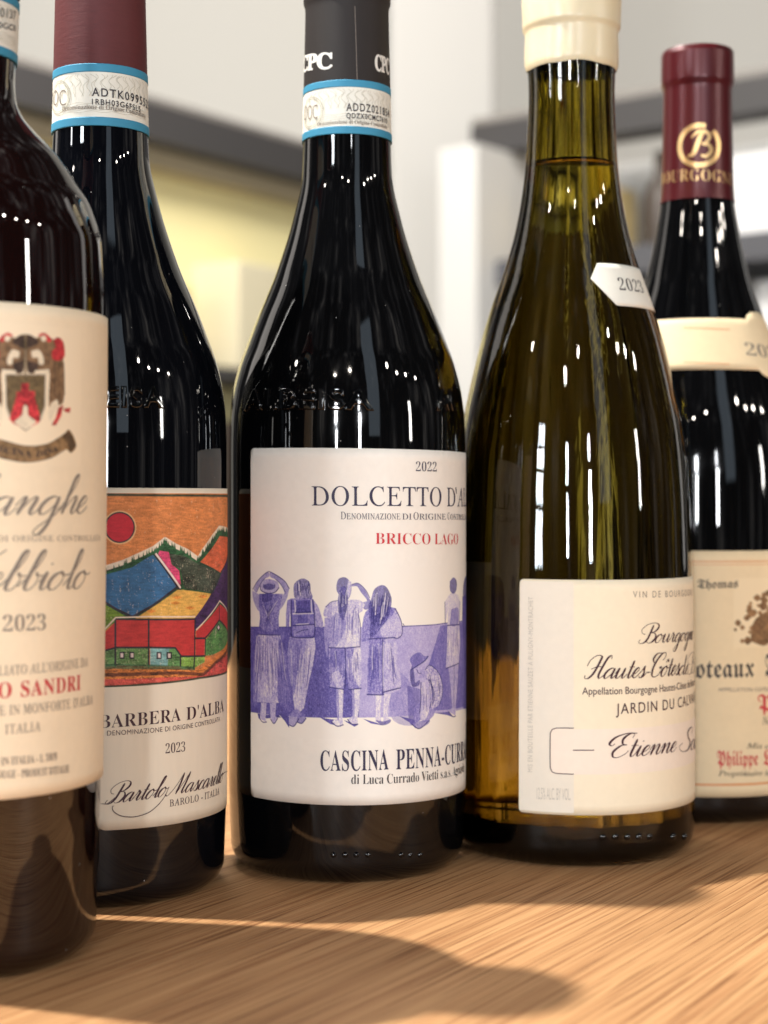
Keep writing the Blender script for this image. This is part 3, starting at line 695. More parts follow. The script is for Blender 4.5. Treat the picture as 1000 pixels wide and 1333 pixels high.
# crest (approximate, as an old coloured engraving)
fr = (0, 400, 6.057)
tc0, tc1 = b1.hit(-40, 500)[0], b1.hit(104, 500)[0]
pz1, pz0 = b1.hit(30, 422)[1], b1.hit(30, 606)[1]
CRM = np.array(srgb(238, 219, 190))
pc = Picture(b1, tc0, tc1, pz0, pz1, 0.00022, CRM)
g1 = grain(pc.img.shape[:2], (2, 2)); g2 = grain(pc.img.shape[:2], (5, 5))
def tex(c, amt=0.25):
    c = np.array(srgb(*c)); return lambda sl: np.clip(c * (1 + amt * (g1[sl][..., None] * .6 + g2[sl][..., None] * .6)), .004, 1)
BR, DK, RD, WH, OL = (120, 92, 66), (62, 46, 38), (184, 50, 56), (222, 206, 180), (104, 86, 58)
MX = lambda pts: [(392 - x, y) for x, y in pts]
for mir in (lambda p: p, MX):
    pc.poly(mir([(200, 300), (290, 240), (400, 250), (460, 330), (490, 440), (495, 700), (470, 770), (430, 740), (410, 560), (390, 520), (300, 520), (230, 520), (205, 430)]), tex(BR), fr, smooth=True)
    pc.poly(mir([(385, 520), (410, 430), (480, 440), (490, 700), (380, 850), (375, 700)]), tex(BR), fr)
    pc.poly(mir([(240, 350), (300, 340), (335, 400), (335, 450), (300, 450), (290, 400), (250, 400)]), tex(WH, .05), fr, smooth=True)
    pc.poly(mir([(200, 420), (240, 430), (290, 450), (280, 500), (220, 520)]), tex(DK), fr, smooth=True)
    pc.poly(mir([(270, 500), (380, 490), (378, 535), (265, 535)]), tex(WH, .05), fr)
    pc.poly(mir([(200, 215), (250, 230), (300, 280), (230, 320), (196, 330)]), tex(DK), fr, smooth=True)
    pc.poly(mir([(290, 225), (340, 205), (395, 250), (380, 280), (340, 250)]), tex(RD), fr, smooth=True)
    pc.poly(mir([(310, 240), (340, 225), (360, 255), (330, 275)]), tex(WH, .05), fr, smooth=True)
    pc.poly(mir([(410, 260), (450, 240), (490, 280), (500, 380), (470, 420), (410, 415), (400, 350), (430, 320)]), tex(RD), fr, smooth=True)
    pc.poly(mir([(400, 750), (440, 730), (450, 780), (420, 830), (390, 900), (370, 830)]), tex(WH, .05), fr, smooth=True)
    pc.poly(mir([(450, 790), (490, 770), (470, 860), (430, 930), (395, 930), (430, 870)]), tex(RD), fr)
    pc.poly(mir([(490, 800), (545, 790), (540, 830), (500, 825)]), tex(RD), fr)
    pc.line(mir([(420, 440), (425, 700)]), 10, tex(DK), fr, .6); pc.line(mir([(492, 440), (498, 690)]), 9, tex(DK), fr, .8)
pc.poly([(20, 530), (372, 530), (365, 760), (330, 880), (196, 975), (60, 880), (25, 760)], tex(WH, .04), fr)
pc.poly([(46, 540), (345, 540), (340, 780), (300, 880), (196, 965), (90, 880), (55, 780)], tex(OL), fr)
pc.line([(46, 535), (346, 535), (342, 780), (305, 885), (196, 972), (85, 885), (52, 780), (46, 535)], 9, tex(DK), fr, .8)
pc.poly([(165, 600), (220, 600), (222, 660), (265, 660), (270, 720), (300, 830), (312, 890), (290, 915), (196, 960), (100, 915), (70, 880), (100, 800), (125, 700), (125, 670), (165, 660)], tex(RD, .45), fr)
pc.poly([(170, 600), (215, 600), (220, 720), (170, 720)], tex((140, 30, 40), .4), fr, .6)
pc.poly([(105, 905), (190, 830), (285, 905), (196, 968)], tex(WH, .06), fr)
pc.poly([(172, 850), (178, 785), (196, 768), (212, 785), (216, 850)], tex(WH, .05), fr)
pc.line([(196, 230), (196, 520)], 26, tex(OL), fr, .8)
pc.poly([(-160, 1010), (0, 1040), (196, 1090), (360, 1075), (480, 1010), (535, 965), (590, 1080), (550, 1145), (500, 1120), (380, 1190), (196, 1220), (0, 1185), (-160, 1130)], tex((140, 110, 76)), fr, smooth=True)
pc.poly([(480, 1005), (535, 968), (590, 1085), (550, 1142), (520, 1080)], tex((92, 72, 52)), fr)
for e in ([(0, 1042), (196, 1092), (360, 1078), (480, 1012)], [(0, 1184), (196, 1218), (380, 1188), (500, 1122)]): pc.line(e, 8, tex(DK), fr, .8, smooth=True)
pc.build('printed_crest', l1, 0.00064)
ib = Ink(b1, 0.00070)
a0 = [(-12, 572), (33, 594), (75, 583)]
ib.text('CASCINA', 'bold', -24, 585, 40, 596, 8, 'ink'); ib.text('DISA', 'bold', 46, 596, 74, 587.5, 8, 'ink')
ib.build('banner_lettering', l1)
nb1, in1 = neck_band(b1, r1, -20, 62, -54, None, 0)
in1.text('AFCK0137', 'plain', -42, 20, 19, 26, 12, 'ink', weight=-.004); in1.text('3LTP80GC0', 'plain', -42, 35, 19, 41, 8, 'ink')
in1.build('band_lettering', nb1)

# ================================================================== bottle 2: picture label
r2 = empty('wine_bottle', b2, 'black bottle with colourful hill landscape label and oxblood capsule', 'wine bottle', GRP)
b2.lathe('glass_body', 0, b2.z(-20), M['glass_blue'], r2, closed_base=True, close_top=True)
zc = b2.hit(130, 160)[1]
b2.lathe('capsule', b2.hit(130, 120)[1], 0.293, M['capsule_red'], r2, 0.00025, close_top=True)
nb2, in2 = neck_band(b2, r2, 83, 163, 130, None, 0)
ring(in2, 77.5, 127, 21, 1.3, 'guilloche'); ring(in2, 77.5, 127, 18.5, .8, 'guilloche')
in2.text('DOC', 'plain', 67.5, 139, 86.5, 138, 22, 'grey', weight=-.012)
in2.text('ADTK0995523', 'plain', 120, 125, 188, 139, 11, 'ink', ref='ADTK09955', weight=.01, spacing=1.25)
in2.text('1RBH03G6FSL5', 'plain', 120, 136, 182, 146, 7.5, 'ink', weight=.012, spacing=1.2)
in2.text('Denominazione di Origine Controllata', 'bold', 82, 145, 188, 154, 6, 'grey')
in2.build('band_lettering', nb2)
emboss(b2, r2, 60, 214, 530, 25)
tA = b2.hit(124.5, 900)[0]; z_t = b2.hit(130, 635)[1]; z_b = b2.hit(150, 1080.5)[1]
l2 = patch(b2, 'front_label', tA, tA + 1.95, z_b, z_t, M['laid'], r2, 0.0002, 0.003)
i2 = Ink(b2, 0.00027)
i2.text("BARBERA", 'bold', 129.5, 948, 235.3, 938, 17, 'plum', spacing=1.03, weight=-.006)
i2.text("D'ALBA", 'bold', 242.5, 937.5, 291, 925.5, 17, 'plum', spacing=1.03, weight=-.006)
i2.text('DENOMINAZIONE DI ORIGINE CONTROLLATA', 'plain', 139.6, 957.5, 286, 938.5, 6.3, 'plum', spacing=1.08)
i2.text('2023', 'bold', 215.4, 981, 241, 978, 12.8, 'plum', weight=-.014)
i2.text('BAROLO - ITALIA', 'roman', 220.7, 1050, 285.3, 1033.5, 9.0, 'plum', spacing=1.1, weight=.004)
script(i2, 'Bartolo', 140, 1046, 214, 1036, 11.5, 'plum', slant=.62, thick=.11, thin=.032)
script(i2, 'Mascarello', 219, 1035, 289, 1017, 11.5, 'plum', slant=.62, thick=.11, thin=.032)
def swash(ink, pts, mat, hw): 
    q = [ink.b.hit(*p) for p in [tuple(v) for v in spline(pts, 8)]]; n = len(q)
    ink.stroke(q, [ink.b.k * hw * (0.45 + 0.55 * math.sin(math.pi * i / n)) for i in range(n)], mat)
swash(i2, [(220, 1024), (212, 1040), (196, 1056), (176, 1063), (158, 1062), (148, 1056), (146.5, 1050), (148.5, 1049)], 'plum', .55)
swash(i2, [(131, 1046), (140, 1046), (150, 1038)], 'plum', .5); swash(i2, [(286, 1012), (291, 1006), (296, 1004)], 'plum', .4)
i2.build('label_lettering', l2)
# landscape picture
fr = (130, 620, 4.761)
q0, q1 = tA + 0.004, tA + 1.94
zt2, zb2 = b2.hit(150, 642)[1], b2.hit(150, 894.5)[1]
pl = Picture(b2, q0, q1, zb2, zt2, 0.00017, srgb(214, 130, 66))
sh = pl.img.shape[:2]
ga, gb, gc, gh = grain(sh, (1, 1)), grain(sh, (2, 9)), grain(sh, (12, 12)), grain(sh, (9, 2))
def crayon(c, amt=.13, flecks=0.0):
    c = np.array(srgb(*c)); W_ = np.array(srgb(225, 205, 180))
    def f(sl):
        o = c * (1 + amt * (.8 * ga[sl] + .7 * gb[sl] + .5 * gc[sl]))[..., None]
        if flecks:
            a = (ga[sl] * .7 + gh[sl] * .5 > 2.1 - flecks)[..., None] * .55; o = o * (1 - a) + W_ * a
        return np.clip(o, .003, 1)
    return f
OUT = crayon((46, 40, 50), .25)
pl.poly([(-500, 100), (900, 100), (900, 1400), (-500, 1400)], crayon((206, 128, 74), .12, .12), fr)
pl.line([(-500, 116), (30, 116), (400, 120), (820, 124)], 15, crayon((60, 66, 48), .3), fr)
ridge = [(-320, 690), (25, 590), (150, 550), (260, 500), (340, 462), (405, 410), (470, 450), (540, 482), (610, 532), (640, 480), (700, 392), (740, 338), (815, 352)]
pl.line([(x, y - 14) for x, y in ridge], 36, crayon((222, 206, 186), .06), fr)
pl.poly(ridge + [(815, 900), (-320, 900)], crayon((40, 84, 52), .3), fr)
rr = np.random.default_rng(3)
R2 = np.array(ridge, float)
for i in range(90):                                       # spiky firs along the ridge
    t = rr.random() * (len(R2) - 1.001); j = int(t); p = R2[j] + (R2[j + 1] - R2[j]) * (t - j); hh = 10 + rr.random() * 30
    pl.poly([(p[0] - 7, p[1] + 14), (p[0], p[1] - hh), (p[0] + 7, p[1] + 14)], crayon((38, 82, 50), .3), fr)
pl.poly([(400, 410), (392, 370 + 40), (405, 385), (418, 430)], crayon((38, 82, 50), .3), fr)
pl.poly([(-320, 740), (25, 612), (200, 566), (328, 484), (480, 682), (330, 800), (205, 872), (100, 824), (30, 782), (-320, 800)], crayon((52, 98, 140), .13, .35), fr)
pl.line([(200, 872), (330, 800), (482, 684)], 15, OUT, fr); pl.line([(-320, 790), (30, 778), (100, 822), (205, 872)], 15, OUT, fr)
pl.poly([(372, 462), (428, 470), (444, 545), (492, 585), (502, 668), (486, 676), (362, 482)], crayon((206, 70, 112), .18), fr)
pl.line([(340, 474), (492, 690)], 26, OUT, fr); pl.line([(346, 478), (498, 688)], 13, crayon((226, 204, 196), .05), fr)
GR2 = [(x, y + 10) for x, y in ridge]; pl.line(GR2, 20, crayon((38, 80, 50), .35), fr)
pl.poly([(432, 482), (520, 492), (612, 545), (742, 604), (696, 722), (524, 694), (500, 575), (446, 545)], crayon((62, 70, 58), .35, .7), fr)
pl.poly([(622, 532), (742, 372), (830, 380), (830, 480), (747, 598)], crayon((206, 98, 62), .14, .2), fr)
pl.line([(612, 536), (745, 600)], 8, OUT, fr, .7)
pl.poly([(830, 480), (800, 484), (760, 580), (706, 710), (588, 860), (592, 960), (742, 775), (830, 850)], crayon((66, 42, 82), .25), fr)
pl.line([(800, 484), (752, 590), (690, 728), (586, 866)], 10, OUT, fr); pl.line([(598, 950), (742, 772), (790, 845)], 8, crayon((226, 204, 186), .05), fr)
pl.poly([(482, 704), (520, 704), (690, 728), (586, 880), (215, 884)], crayon((218, 168, 84), .12, .1), fr)
for x, y in ((480, 750), (640, 745), (320, 835), (560, 815), (470, 785)): pl.poly([(x - 32, y), (x, y - 12), (x + 32, y), (x, y + 12)], crayon((214, 120, 50), .2), fr, .7)
pl.poly([(-320, 800), (28, 792), (100, 832), (185, 880), (95, 900), (20, 970), (-320, 980)], crayon((104, 130, 44), .2, .2), fr)
RDC = crayon((186, 54, 54), .09)
pl.poly([(-320, 1000), (20, 978), (98, 900), (98, 1062), (20, 1080), (-320, 1110)], RDC, fr)
GRN = crayon((96, 132, 78), .25, .6)
pl.poly([(-320, 1110), (20, 1082), (98, 1062), (98, 1175), (-320, 1185)], GRN, fr)
pl.poly([(100, 890), (590, 890), (590, 1112), (505, 1112), (470, 1062), (300, 1056), (100, 1058)], RDC, fr)
pl.poly([(104, 1062), (300, 1062), (300, 1175), (104, 1170)], GRN, fr)
pl.poly([(312, 1066), (468, 1066), (500, 1112), (500, 1175), (312, 1175)], crayon((118, 160, 158), .2, .6), fr); pl.poly([(430, 1070), (468, 1066), (500, 1112), (500, 1175), (420, 1175)], crayon((96, 142, 84), .25, .6), fr)
pl.poly([(505, 1118), (650, 1118), (650, 1150), (580, 1190), (505, 1190)], crayon((122, 160, 72), .25, .7), fr)
pl.poly([(596, 960), (742, 792), (795, 850), (830, 880), (830, 960), (742, 888), (652, 1000), (596, 1000)], RDC, fr); pl.poly([(594, 1006), (650, 1006), (645, 1112), (594, 1118)], RDC, fr)
pl.poly([(656, 1010), (738, 896), (830, 975), (830, 1030), (700, 1105), (656, 1112)], crayon((84, 132, 70), .22, .6), fr)
for e in ([(100, 884), (590, 884)], [(98, 892), (98, 1175)], [(304, 884), (304, 1180)], [(590, 884), (588, 1112), (582, 1195)], [(98, 1060), (300, 1060), (468, 1062), (505, 1114), (590, 1114), (648, 1112)], [(500, 1114), (500, 1175)], [(592, 1003), (652, 1003), (738, 892), (830, 970)], [(654, 1003), (652, 1112)], [(740, 792), (740, 892)], [(20, 1082), (98, 1062)]):
    pl.line(e, 12, OUT, fr)
for e in ([(25, 965), (100, 884), (300, 878), (590, 878)],): pl.line([(x, y - 9) for x, y in e], 8, crayon((228, 206, 188), .05), fr)
for x, y in ((138, 1108), (200, 1108), (368, 1110), (430, 1110)):
    pl.poly([(x - 16, y - 22), (x + 16, y - 22), (x + 16, y + 22), (x - 16, y + 22)], OUT, fr); pl.poly([(x - 7, y - 13), (x + 9, y - 13), (x + 9, y + 13), (x - 7, y + 13)], crayon((214, 196, 190), .08), fr)
pl.poly([(722, 936), (735, 912), (748, 936), (735, 962)], OUT, fr); pl.poly([(728, 936), (735, 922), (742, 936), (735, 950)], crayon((214, 196, 190), .08), fr)
pl.line([(-320, 1185), (100, 1178), (330, 1182), (580, 1196)], 34, crayon((50, 88, 60), .4), fr, .85)
pl.poly([(-320, 1200), (100, 1192), (400, 1196), (600, 1200), (720, 1110), (830, 1010), (830, 1060), (640, 1240), (-320, 1300)], crayon((206, 122, 60), .2, .2), fr)
pl.poly([(-320, 1262), (20, 1256), (400, 1244), (620, 1236), (740, 1140), (830, 1090), (830, 1200), (400, 1270), (-320, 1330)], crayon((196, 82, 72), .2, .3), fr)
pl.line([(-320, 1232), (20, 1230), (250, 1224), (480, 1216), (640, 1226), (720, 1150), (830, 1060)], 22, crayon((86, 46, 36), .5), fr, .85)
for i in range(150):
    x = -320 + rr.random() * 1100; y = 1195 + rr.random() * 60 - max(0, x - 600) * .55
    pl.line([(x, y), (x + 10 + rr.random() * 14, y - 10 + rr.random() * 20)], 6, crayon((84, 48, 34), .3), fr, .6)
pl.poly([(-500, 1304), (20, 1304), (400, 1280), (620, 1250), (805, 1205), (900, 1180), (900, 1500), (-500, 1500)], np.array(srgb(226, 212, 192)), fr)
pl.line([(-500, 1304), (20, 1302), (400, 1278), (620, 1248), (805, 1204), (880, 1180)], 13, crayon((62, 62, 46), .3), fr)
circ = [(125 + 97 * math.cos(a), 318 + 99 * math.sin(a)) for a in np.linspace(0, 2 * math.pi, 49)]
pl.line(circ, 10, crayon((232, 190, 140), .05), fr, .9); pl.poly([(125 + 93 * math.cos(a), 318 + 95 * math.sin(a)) for a in np.linspace(0, 2 * math.pi, 49)], crayon((190, 40, 54), .06), fr)
pl.line([(125 + 90 * math.cos(a), 318 + 92 * math.sin(a)) for a in np.linspace(0, 2 * math.pi, 49)], 9, OUT, fr)
pl.build('landscape_picture', l2, 0.00024)

# ================================================================== bottle 3: centre, people looking over a wall
r3 = empty('wine_bottle', b3, 'black bottle with label of violet figures leaning on a wall', 'wine bottle', GRP)
b3.lathe('glass_body', 0, b3.z(-5), M['glass_black'], r3, closed_base=True, close_top=True)
b3.lathe('capsule', b3.hit(450, 130)[1], b3.z(-13), M['capsule_black'], r3, 0.00025, close_top=True)
ic = Ink(b3, 0.0003)
ic.text('CPC', 'bold', 392.5, 94.5, 433.5, 89.5, 21, 'silver', weight=.03, spacing=.92); ic.text('CPC', 'bold', 488, 91, 497, 93, 21, 'silver', ref='C', weight=.03, spacing=.92)
ic.line([(462, 8), (465, 104)], .6, 'grey')
ic.build('capsule_lettering', r3)
nb3, in3 = neck_band(b3, r3, 104, 173.5, 450, None, 0)
ring(in3, 406, 147, 20, 1.2, 'guilloche'); ring(in3, 406, 147, 17.5, .8, 'guilloche')
in3.text('DOC', 'plain', 397.5, 157, 414, 155, 20, 'grey', weight=-.012)
in3.text('ADDZ021854', 'plain', 451, 144.5, 500, 150.5, 10.5, 'ink', ref='ADDZ0218', weight=.01, spacing=1.25)
in3.text('QDZX0CMC7610', 'plain', 451, 154, 503, 161, 7, 'ink', weight=.012, spacing=1.2)
in3.text('Denominazione di Origine Controllata', 'bold', 414, 164.5, 503, 168, 5, 'grey')
in3.build('band_lettering', nb3)
emboss(b3, r3, 319, 487, 533, 25); emboss(b3, r3, 568, 596, 533, 25, 'AL')
dots(b3, r3, (434, 449, 464, 479, 523, 535, 548), 1113, 0.0009, 'glass_black')
tA = b3.hit(326.5, 800)[0]; z_t = b3.hit(328, 583.5)[1]; z_b = b3.hit(325, 1036)[1]
SH3 = -0.0105
l3 = patch(b3, 'front_label', tA, tA + 2.35, z_b, z_t, M['white'], r3, 0.0002, 0.0016, SH3)
i3 = Ink(b3, 0.0003)
i3.text('2022', 'bold', 541.3, 613.5, 568.3, 614, 12.5, 'navy', weight=-.016)
i3.text("DOLCETTO D'ALBA", 'roman', 405.9, 658, 574.4, 659, 25, 'navy', ref='DOLCETTO', spacing=1.02)
def smallcaps(ink, words, st, xl, xr, y0, y1, cap, mat):
    n = sum(len(w) + .45 for w in words); x = xl; u = 0
    for w in words:
        x0 = xl + (xr - xl) * u / n; xe = xl + (xr - xl) * (u + len(w)) / n; f = lambda q: y0 + (y1 - y0) * (q - xl) / (xr - xl)
        x1 = x0 + (xe - x0) * (1.25 / (len(w) + .25))
        if w[0].isupper():
            ink.text(w[0], st, x0, f(x0), x1 - .6, f(x1), cap, mat); ink.text(w[1:].upper(), st, x1 + .4, f(x1), xe, f(xe), cap * .8, mat, spacing=1.05)
        else: ink.text(w.upper(), st, x0, f(x0), xe, f(xe), cap * .8, mat, spacing=1.05)
        u += len(w) + .45
smallcaps(i3, ('Denominazione', 'di', 'Origine'), 'roman', 443.7, 582.5, 675.8, 676.5, 9.6, 'navy'); smallcaps(i3, ('Controllata',), 'roman', 582.5, 612, 676.5, 677, 9.6, 'navy')
i3.text('BRICCO LAGO', 'bold', 488.7, 708, 596, 708.5, 14.5, 'red', weight=-.012)
i3.text('CASCINA', 'bold', 417.3, 1003, 505.7, 1001.5, 26, 'navy', spacing=1.06, weight=-.002); i3.text('PENNA-CURRADO', 'bold', 515.6, 1001.5, 577.8, 996, 26, 'navy', ref='PENNA-', spacing=1.06, weight=-.002)
i3.text('di Luca Currado Vietti s.a.s. Agricola', 'bold', 457.4, 1020.5, 570.3, 1014, 12.5, 'ink', ref='di Luca Currado Vietti', weight=-.010)
i3.build('label_lettering', l3)
# picture of the people (pale violet wash and pen work)
PAP = np.array(srgb(233, 226, 217))
p0, p1 = tA + 0.002, b3.hit(608.5, 850)[0] + 0.35
pz1, pz0 = b3.hit(450, 738)[1], b3.hit(450, 962)[1]
pp = Picture(b3, p0, p1, pz0, pz1, 0.00015, PAP)
sh = pp.img.shape[:2]
na, nv, nl, nd = grain(sh, (1, 1)), grain(sh, (14, 1)), grain(sh, (16, 16)), grain(sh, (4, 2))
K0, K1, K2 = np.array(srgb(44, 38, 108)), np.array(srgb(104, 95, 170)), np.array(srgb(176, 166, 206))
def tone(t, amt=.12, vert=.5):
    """t 0 = full ink ... 1 = bare paper"""
    def f(sl):
        q = np.clip(t + amt * .62 * (.95 * na[sl] + .6 * vert * nv[sl] + .3 * nl[sl] + .5 * nd[sl]), 0, 1)[..., None]
        return np.where(q < .35, K0 + (K1 - K0) * (q / .35), np.where(q < .7, K1 + (K2 - K1) * ((q - .35) / .35), K2 + (PAP - K2) * ((q - .7) / .3)))
    return f
fa, fb = (320, 730, 5.794), (440, 730, 5.556)
A2B = lambda pts: [((320 + x / 5.794 - 440) * 5.556, y / 5.794 * 5.556) for x, y in pts]
# the wall they lean on and its ground shadow
pp.poly([(-40, 498), (250, 498), (600, 500), (860, 500), (860, 1180), (560, 1182), (330, 1172), (40, 1140), (-40, 1135)], tone(.28, .13, .3), fa)
pp.poly(A2B([(855, 500)]) + [(480, 472), (700, 462), (775, 452), (1000, 425), (1000, 1040), (930, 1056), (700, 1100), (380, 1128)] + A2B([(855, 1182)]), tone(.66, .08, .2), fb)
pp.poly([(740, 470), (1000, 425), (1000, 1040), (800, 1075), (620, 1085), (640, 800)], tone(.36, .1, .3), fb, .95)
pp.poly([(400, 760), (520, 880), (560, 1080), (540, 1190), (380, 1120)], tone(.50, .1), fb, .6, True); pp.poly([(500, 900), (620, 950), (620, 1100), (520, 1180)], tone(.25, .1), fb, .7, True)
for e, f in (([(-40, 498), (300, 500), (600, 500), (860, 500)], fa), ([(470, 474), (700, 463), (775, 452), (1000, 425)], fb)): pp.line(e, 7, tone(.15), f)
for e in ([(90, 1150), (250, 1165), (330, 1220), (330, 1260), (280, 1180), (100, 1190)], [(560, 1180), (700, 1200), (720, 1250), (640, 1230)], [(740, 1200), (850, 1235), (820, 1250), (760, 1215)], [(240, 1140), (330, 1175), (330, 1240), (290, 1200)]): pp.poly(e, tone(.2, .1), fa)
for e in ([(180, 1140), (280, 1170), (330, 1190), (240, 1175)], [(700, 1100), (800, 1090), (830, 1130), (790, 1115)], [(440, 1120), (560, 1150), (560, 1210), (520, 1170)]): pp.poly(e, tone(.25, .1), fb)
def fig(fr, parts):
    for kind, pts, v in parts:
        if kind == 'p': pp.poly(pts, tone(*v) if isinstance(v, tuple) else tone(v), fr)
        elif kind == 's': pp.poly(pts, tone(*v) if isinstance(v, tuple) else tone(v), fr, .85, True)
        elif kind == 'l': pp.line(pts, v * 1.35, tone(.02, .05), fr, .95, True)
        elif kind == 'w': pp.line(pts, v, tone(.9, .05), fr, .8, True)
def folds(fr, pts0, pts1, n, v=4, t=.2, mix=.6, seed=1):
    q = np.random.default_rng(seed)
    for i in range(n):
        f = q.random(); a = np.array(pts0[0]) + (np.array(pts0[1]) - np.array(pts0[0])) * f; c = np.array(pts1[0]) + (np.array(pts1[1]) - np.array(pts1[0])) * np.clip(f + (q.random() - .5) * .15, 0, 1)
        s0 = q.random() * .4; e0 = s0 + .3 + q.random() * .3
        A_ = a + (c - a) * s0; C_ = a + (c - a) * min(1, e0); B_ = (A_ + C_) / 2 + (q.random(2) - .5) * 10
        pp.line([tuple(A_), tuple(B_), tuple(C_)], v * (0.6 + q.random()), tone(max(0, t - .08) if i % 4 else .86, .05), fr, min(1, mix + .08), True)
# first woman: hands on her hat, long pleated skirt
fig(fa, [('s', [(60, 220), (95, 150), (150, 95), (175, 90), (180, 120), (140, 140), (105, 190), (85, 240)], .52), ('s', [(330, 215), (290, 150), (220, 100), (185, 90), (190, 125), (230, 145), (275, 195), (300, 250)], .5),
         ('s', [(50, 225), (110, 265), (130, 330), (100, 380), (60, 300)], .55), ('s', [(330, 210), (280, 260), (240, 320), (260, 370), (310, 290)], .52),
         ('p', [(105, 250), (280, 250), (265, 330), (250, 430), (255, 560), (95, 555), (110, 430), (100, 340)], (.42, .2, .3)), ('s', [(110, 500), (180, 540), (250, 510), (255, 560), (95, 555)], .3), ('s', [(120, 250), (200, 250), (190, 300), (130, 310)], .12),
         ('p', [(95, 552), (258, 560), (285, 640), (310, 800), (340, 1060), (250, 1072), (60, 1062), (62, 800), (75, 640)], (.68, .16, .8)), ('s', [(250, 560), (300, 700), (345, 1060), (250, 1072), (245, 800)], .36), ('s', [(60, 800), (75, 640), (95, 560), (100, 700), (85, 1060), (60, 1062)], .42),
         ('p', [(118, 1070), (158, 1072), (152, 1180), (158, 1215), (110, 1190)], .72), ('p', [(185, 1072), (232, 1072), (224, 1170), (242, 1190), (215, 1225), (190, 1190)], .68),
         ('s', [(110, 190), (120, 150), (180, 140), (240, 160), (252, 205), (225, 240), (170, 248), (125, 232)], .62), ('s', [(130, 180), (175, 160), (222, 175), (218, 210), (175, 222), (138, 210)], .1), ('s', [(138, 165), (175, 138), (215, 160), (215, 182), (175, 172), (140, 182)], .6),
         ('l', [(110, 190), (118, 225), (165, 246), (220, 240), (252, 205)], 6), ('l', [(55, 215), (95, 150), (160, 90), (200, 92), (290, 150), (330, 210)], 5), ('l', [(85, 235), (120, 165), (150, 130)], 4), ('l', [(300, 235), (262, 175), (225, 140)], 4), ('l', [(95, 555), (180, 560), (258, 560)], 6), ('l', [(108, 1190), (130, 1215), (158, 1215)], 6), ('l', [(190, 1195), (215, 1226), (242, 1188)], 6)])
folds(fa, ((85, 570), (270, 570)), ((65, 1055), (335, 1055)), 40, 6, .3, .55, 2); folds(fa, ((110, 300), (260, 280)), ((230, 540), (100, 530)), 16, 5, .15, .6, 3)
# second: backpack
fig(fa, [('p', [(315, 300), (345, 285), (500, 280), (545, 340), (585, 470), (585, 498), (530, 498), (520, 380), (510, 500), (345, 500), (335, 380), (330, 498), (304, 498), (305, 400)], .5), ('s', [(510, 300), (550, 350), (588, 480), (560, 498), (530, 400)], .62),
         ('p', [(332, 575), (520, 580), (528, 650), (505, 800), (480, 900), (440, 1110), (400, 1150), (370, 1120), (352, 960), (325, 850), (318, 700)], (.74, .14, .5)), ('s', [(332, 580), (420, 590), (400, 760), (370, 1000), (350, 960), (318, 800)], .42), ('s', [(420, 600), (460, 600), (420, 800), (395, 880)], .5),
         ('s', [(330, 1160), (370, 1120), (410, 1130), (400, 1190), (365, 1245), (330, 1235)], .5), ('s', [(390, 1180), (430, 1140), (455, 1190), (420, 1225), (392, 1215)], .4),
         ('s', [(362, 230), (368, 175), (410, 140), (450, 138), (485, 170), (492, 230), (500, 285), (380, 285)], (.26, .25, .4)), ('p', [(345, 295), (510, 295), (518, 400), (520, 560), (470, 578), (360, 575), (345, 540)], .34), ('p', [(392, 305), (482, 300), (492, 385), (380, 388)], .16), ('p', [(360, 405), (515, 400), (516, 470), (355, 490)], .42), ('p', [(395, 412), (470, 412), (470, 470), (392, 475)], .28), ('p', [(360, 490), (516, 480), (516, 560), (365, 565)], .48),
         ('w', [(372, 300), (375, 390), (358, 400)], 9), ('w', [(495, 300), (500, 390)], 9), ('w', [(360, 402), (516, 398)], 7), ('w', [(380, 480), (475, 475)], 6), ('l', [(345, 300), (345, 540), (362, 576), (470, 580), (520, 560), (518, 400), (508, 295)], 7), ('l', [(360, 490), (516, 480)], 7), ('l', [(378, 392), (494, 388)], 7), ('l', [(380, 545), (430, 525), (470, 520)], 5), ('l', [(328, 1236), (365, 1246), (402, 1190)], 6), ('l', [(392, 1216), (425, 1224), (456, 1188)], 6)])
folds(fa, ((370, 150), (480, 150)), ((370, 290), (500, 285)), 24, 5, .1, .7, 4); folds(fa, ((340, 600), (515, 600)), ((355, 1080), (450, 1080)), 26, 5, .3, .55, 5)
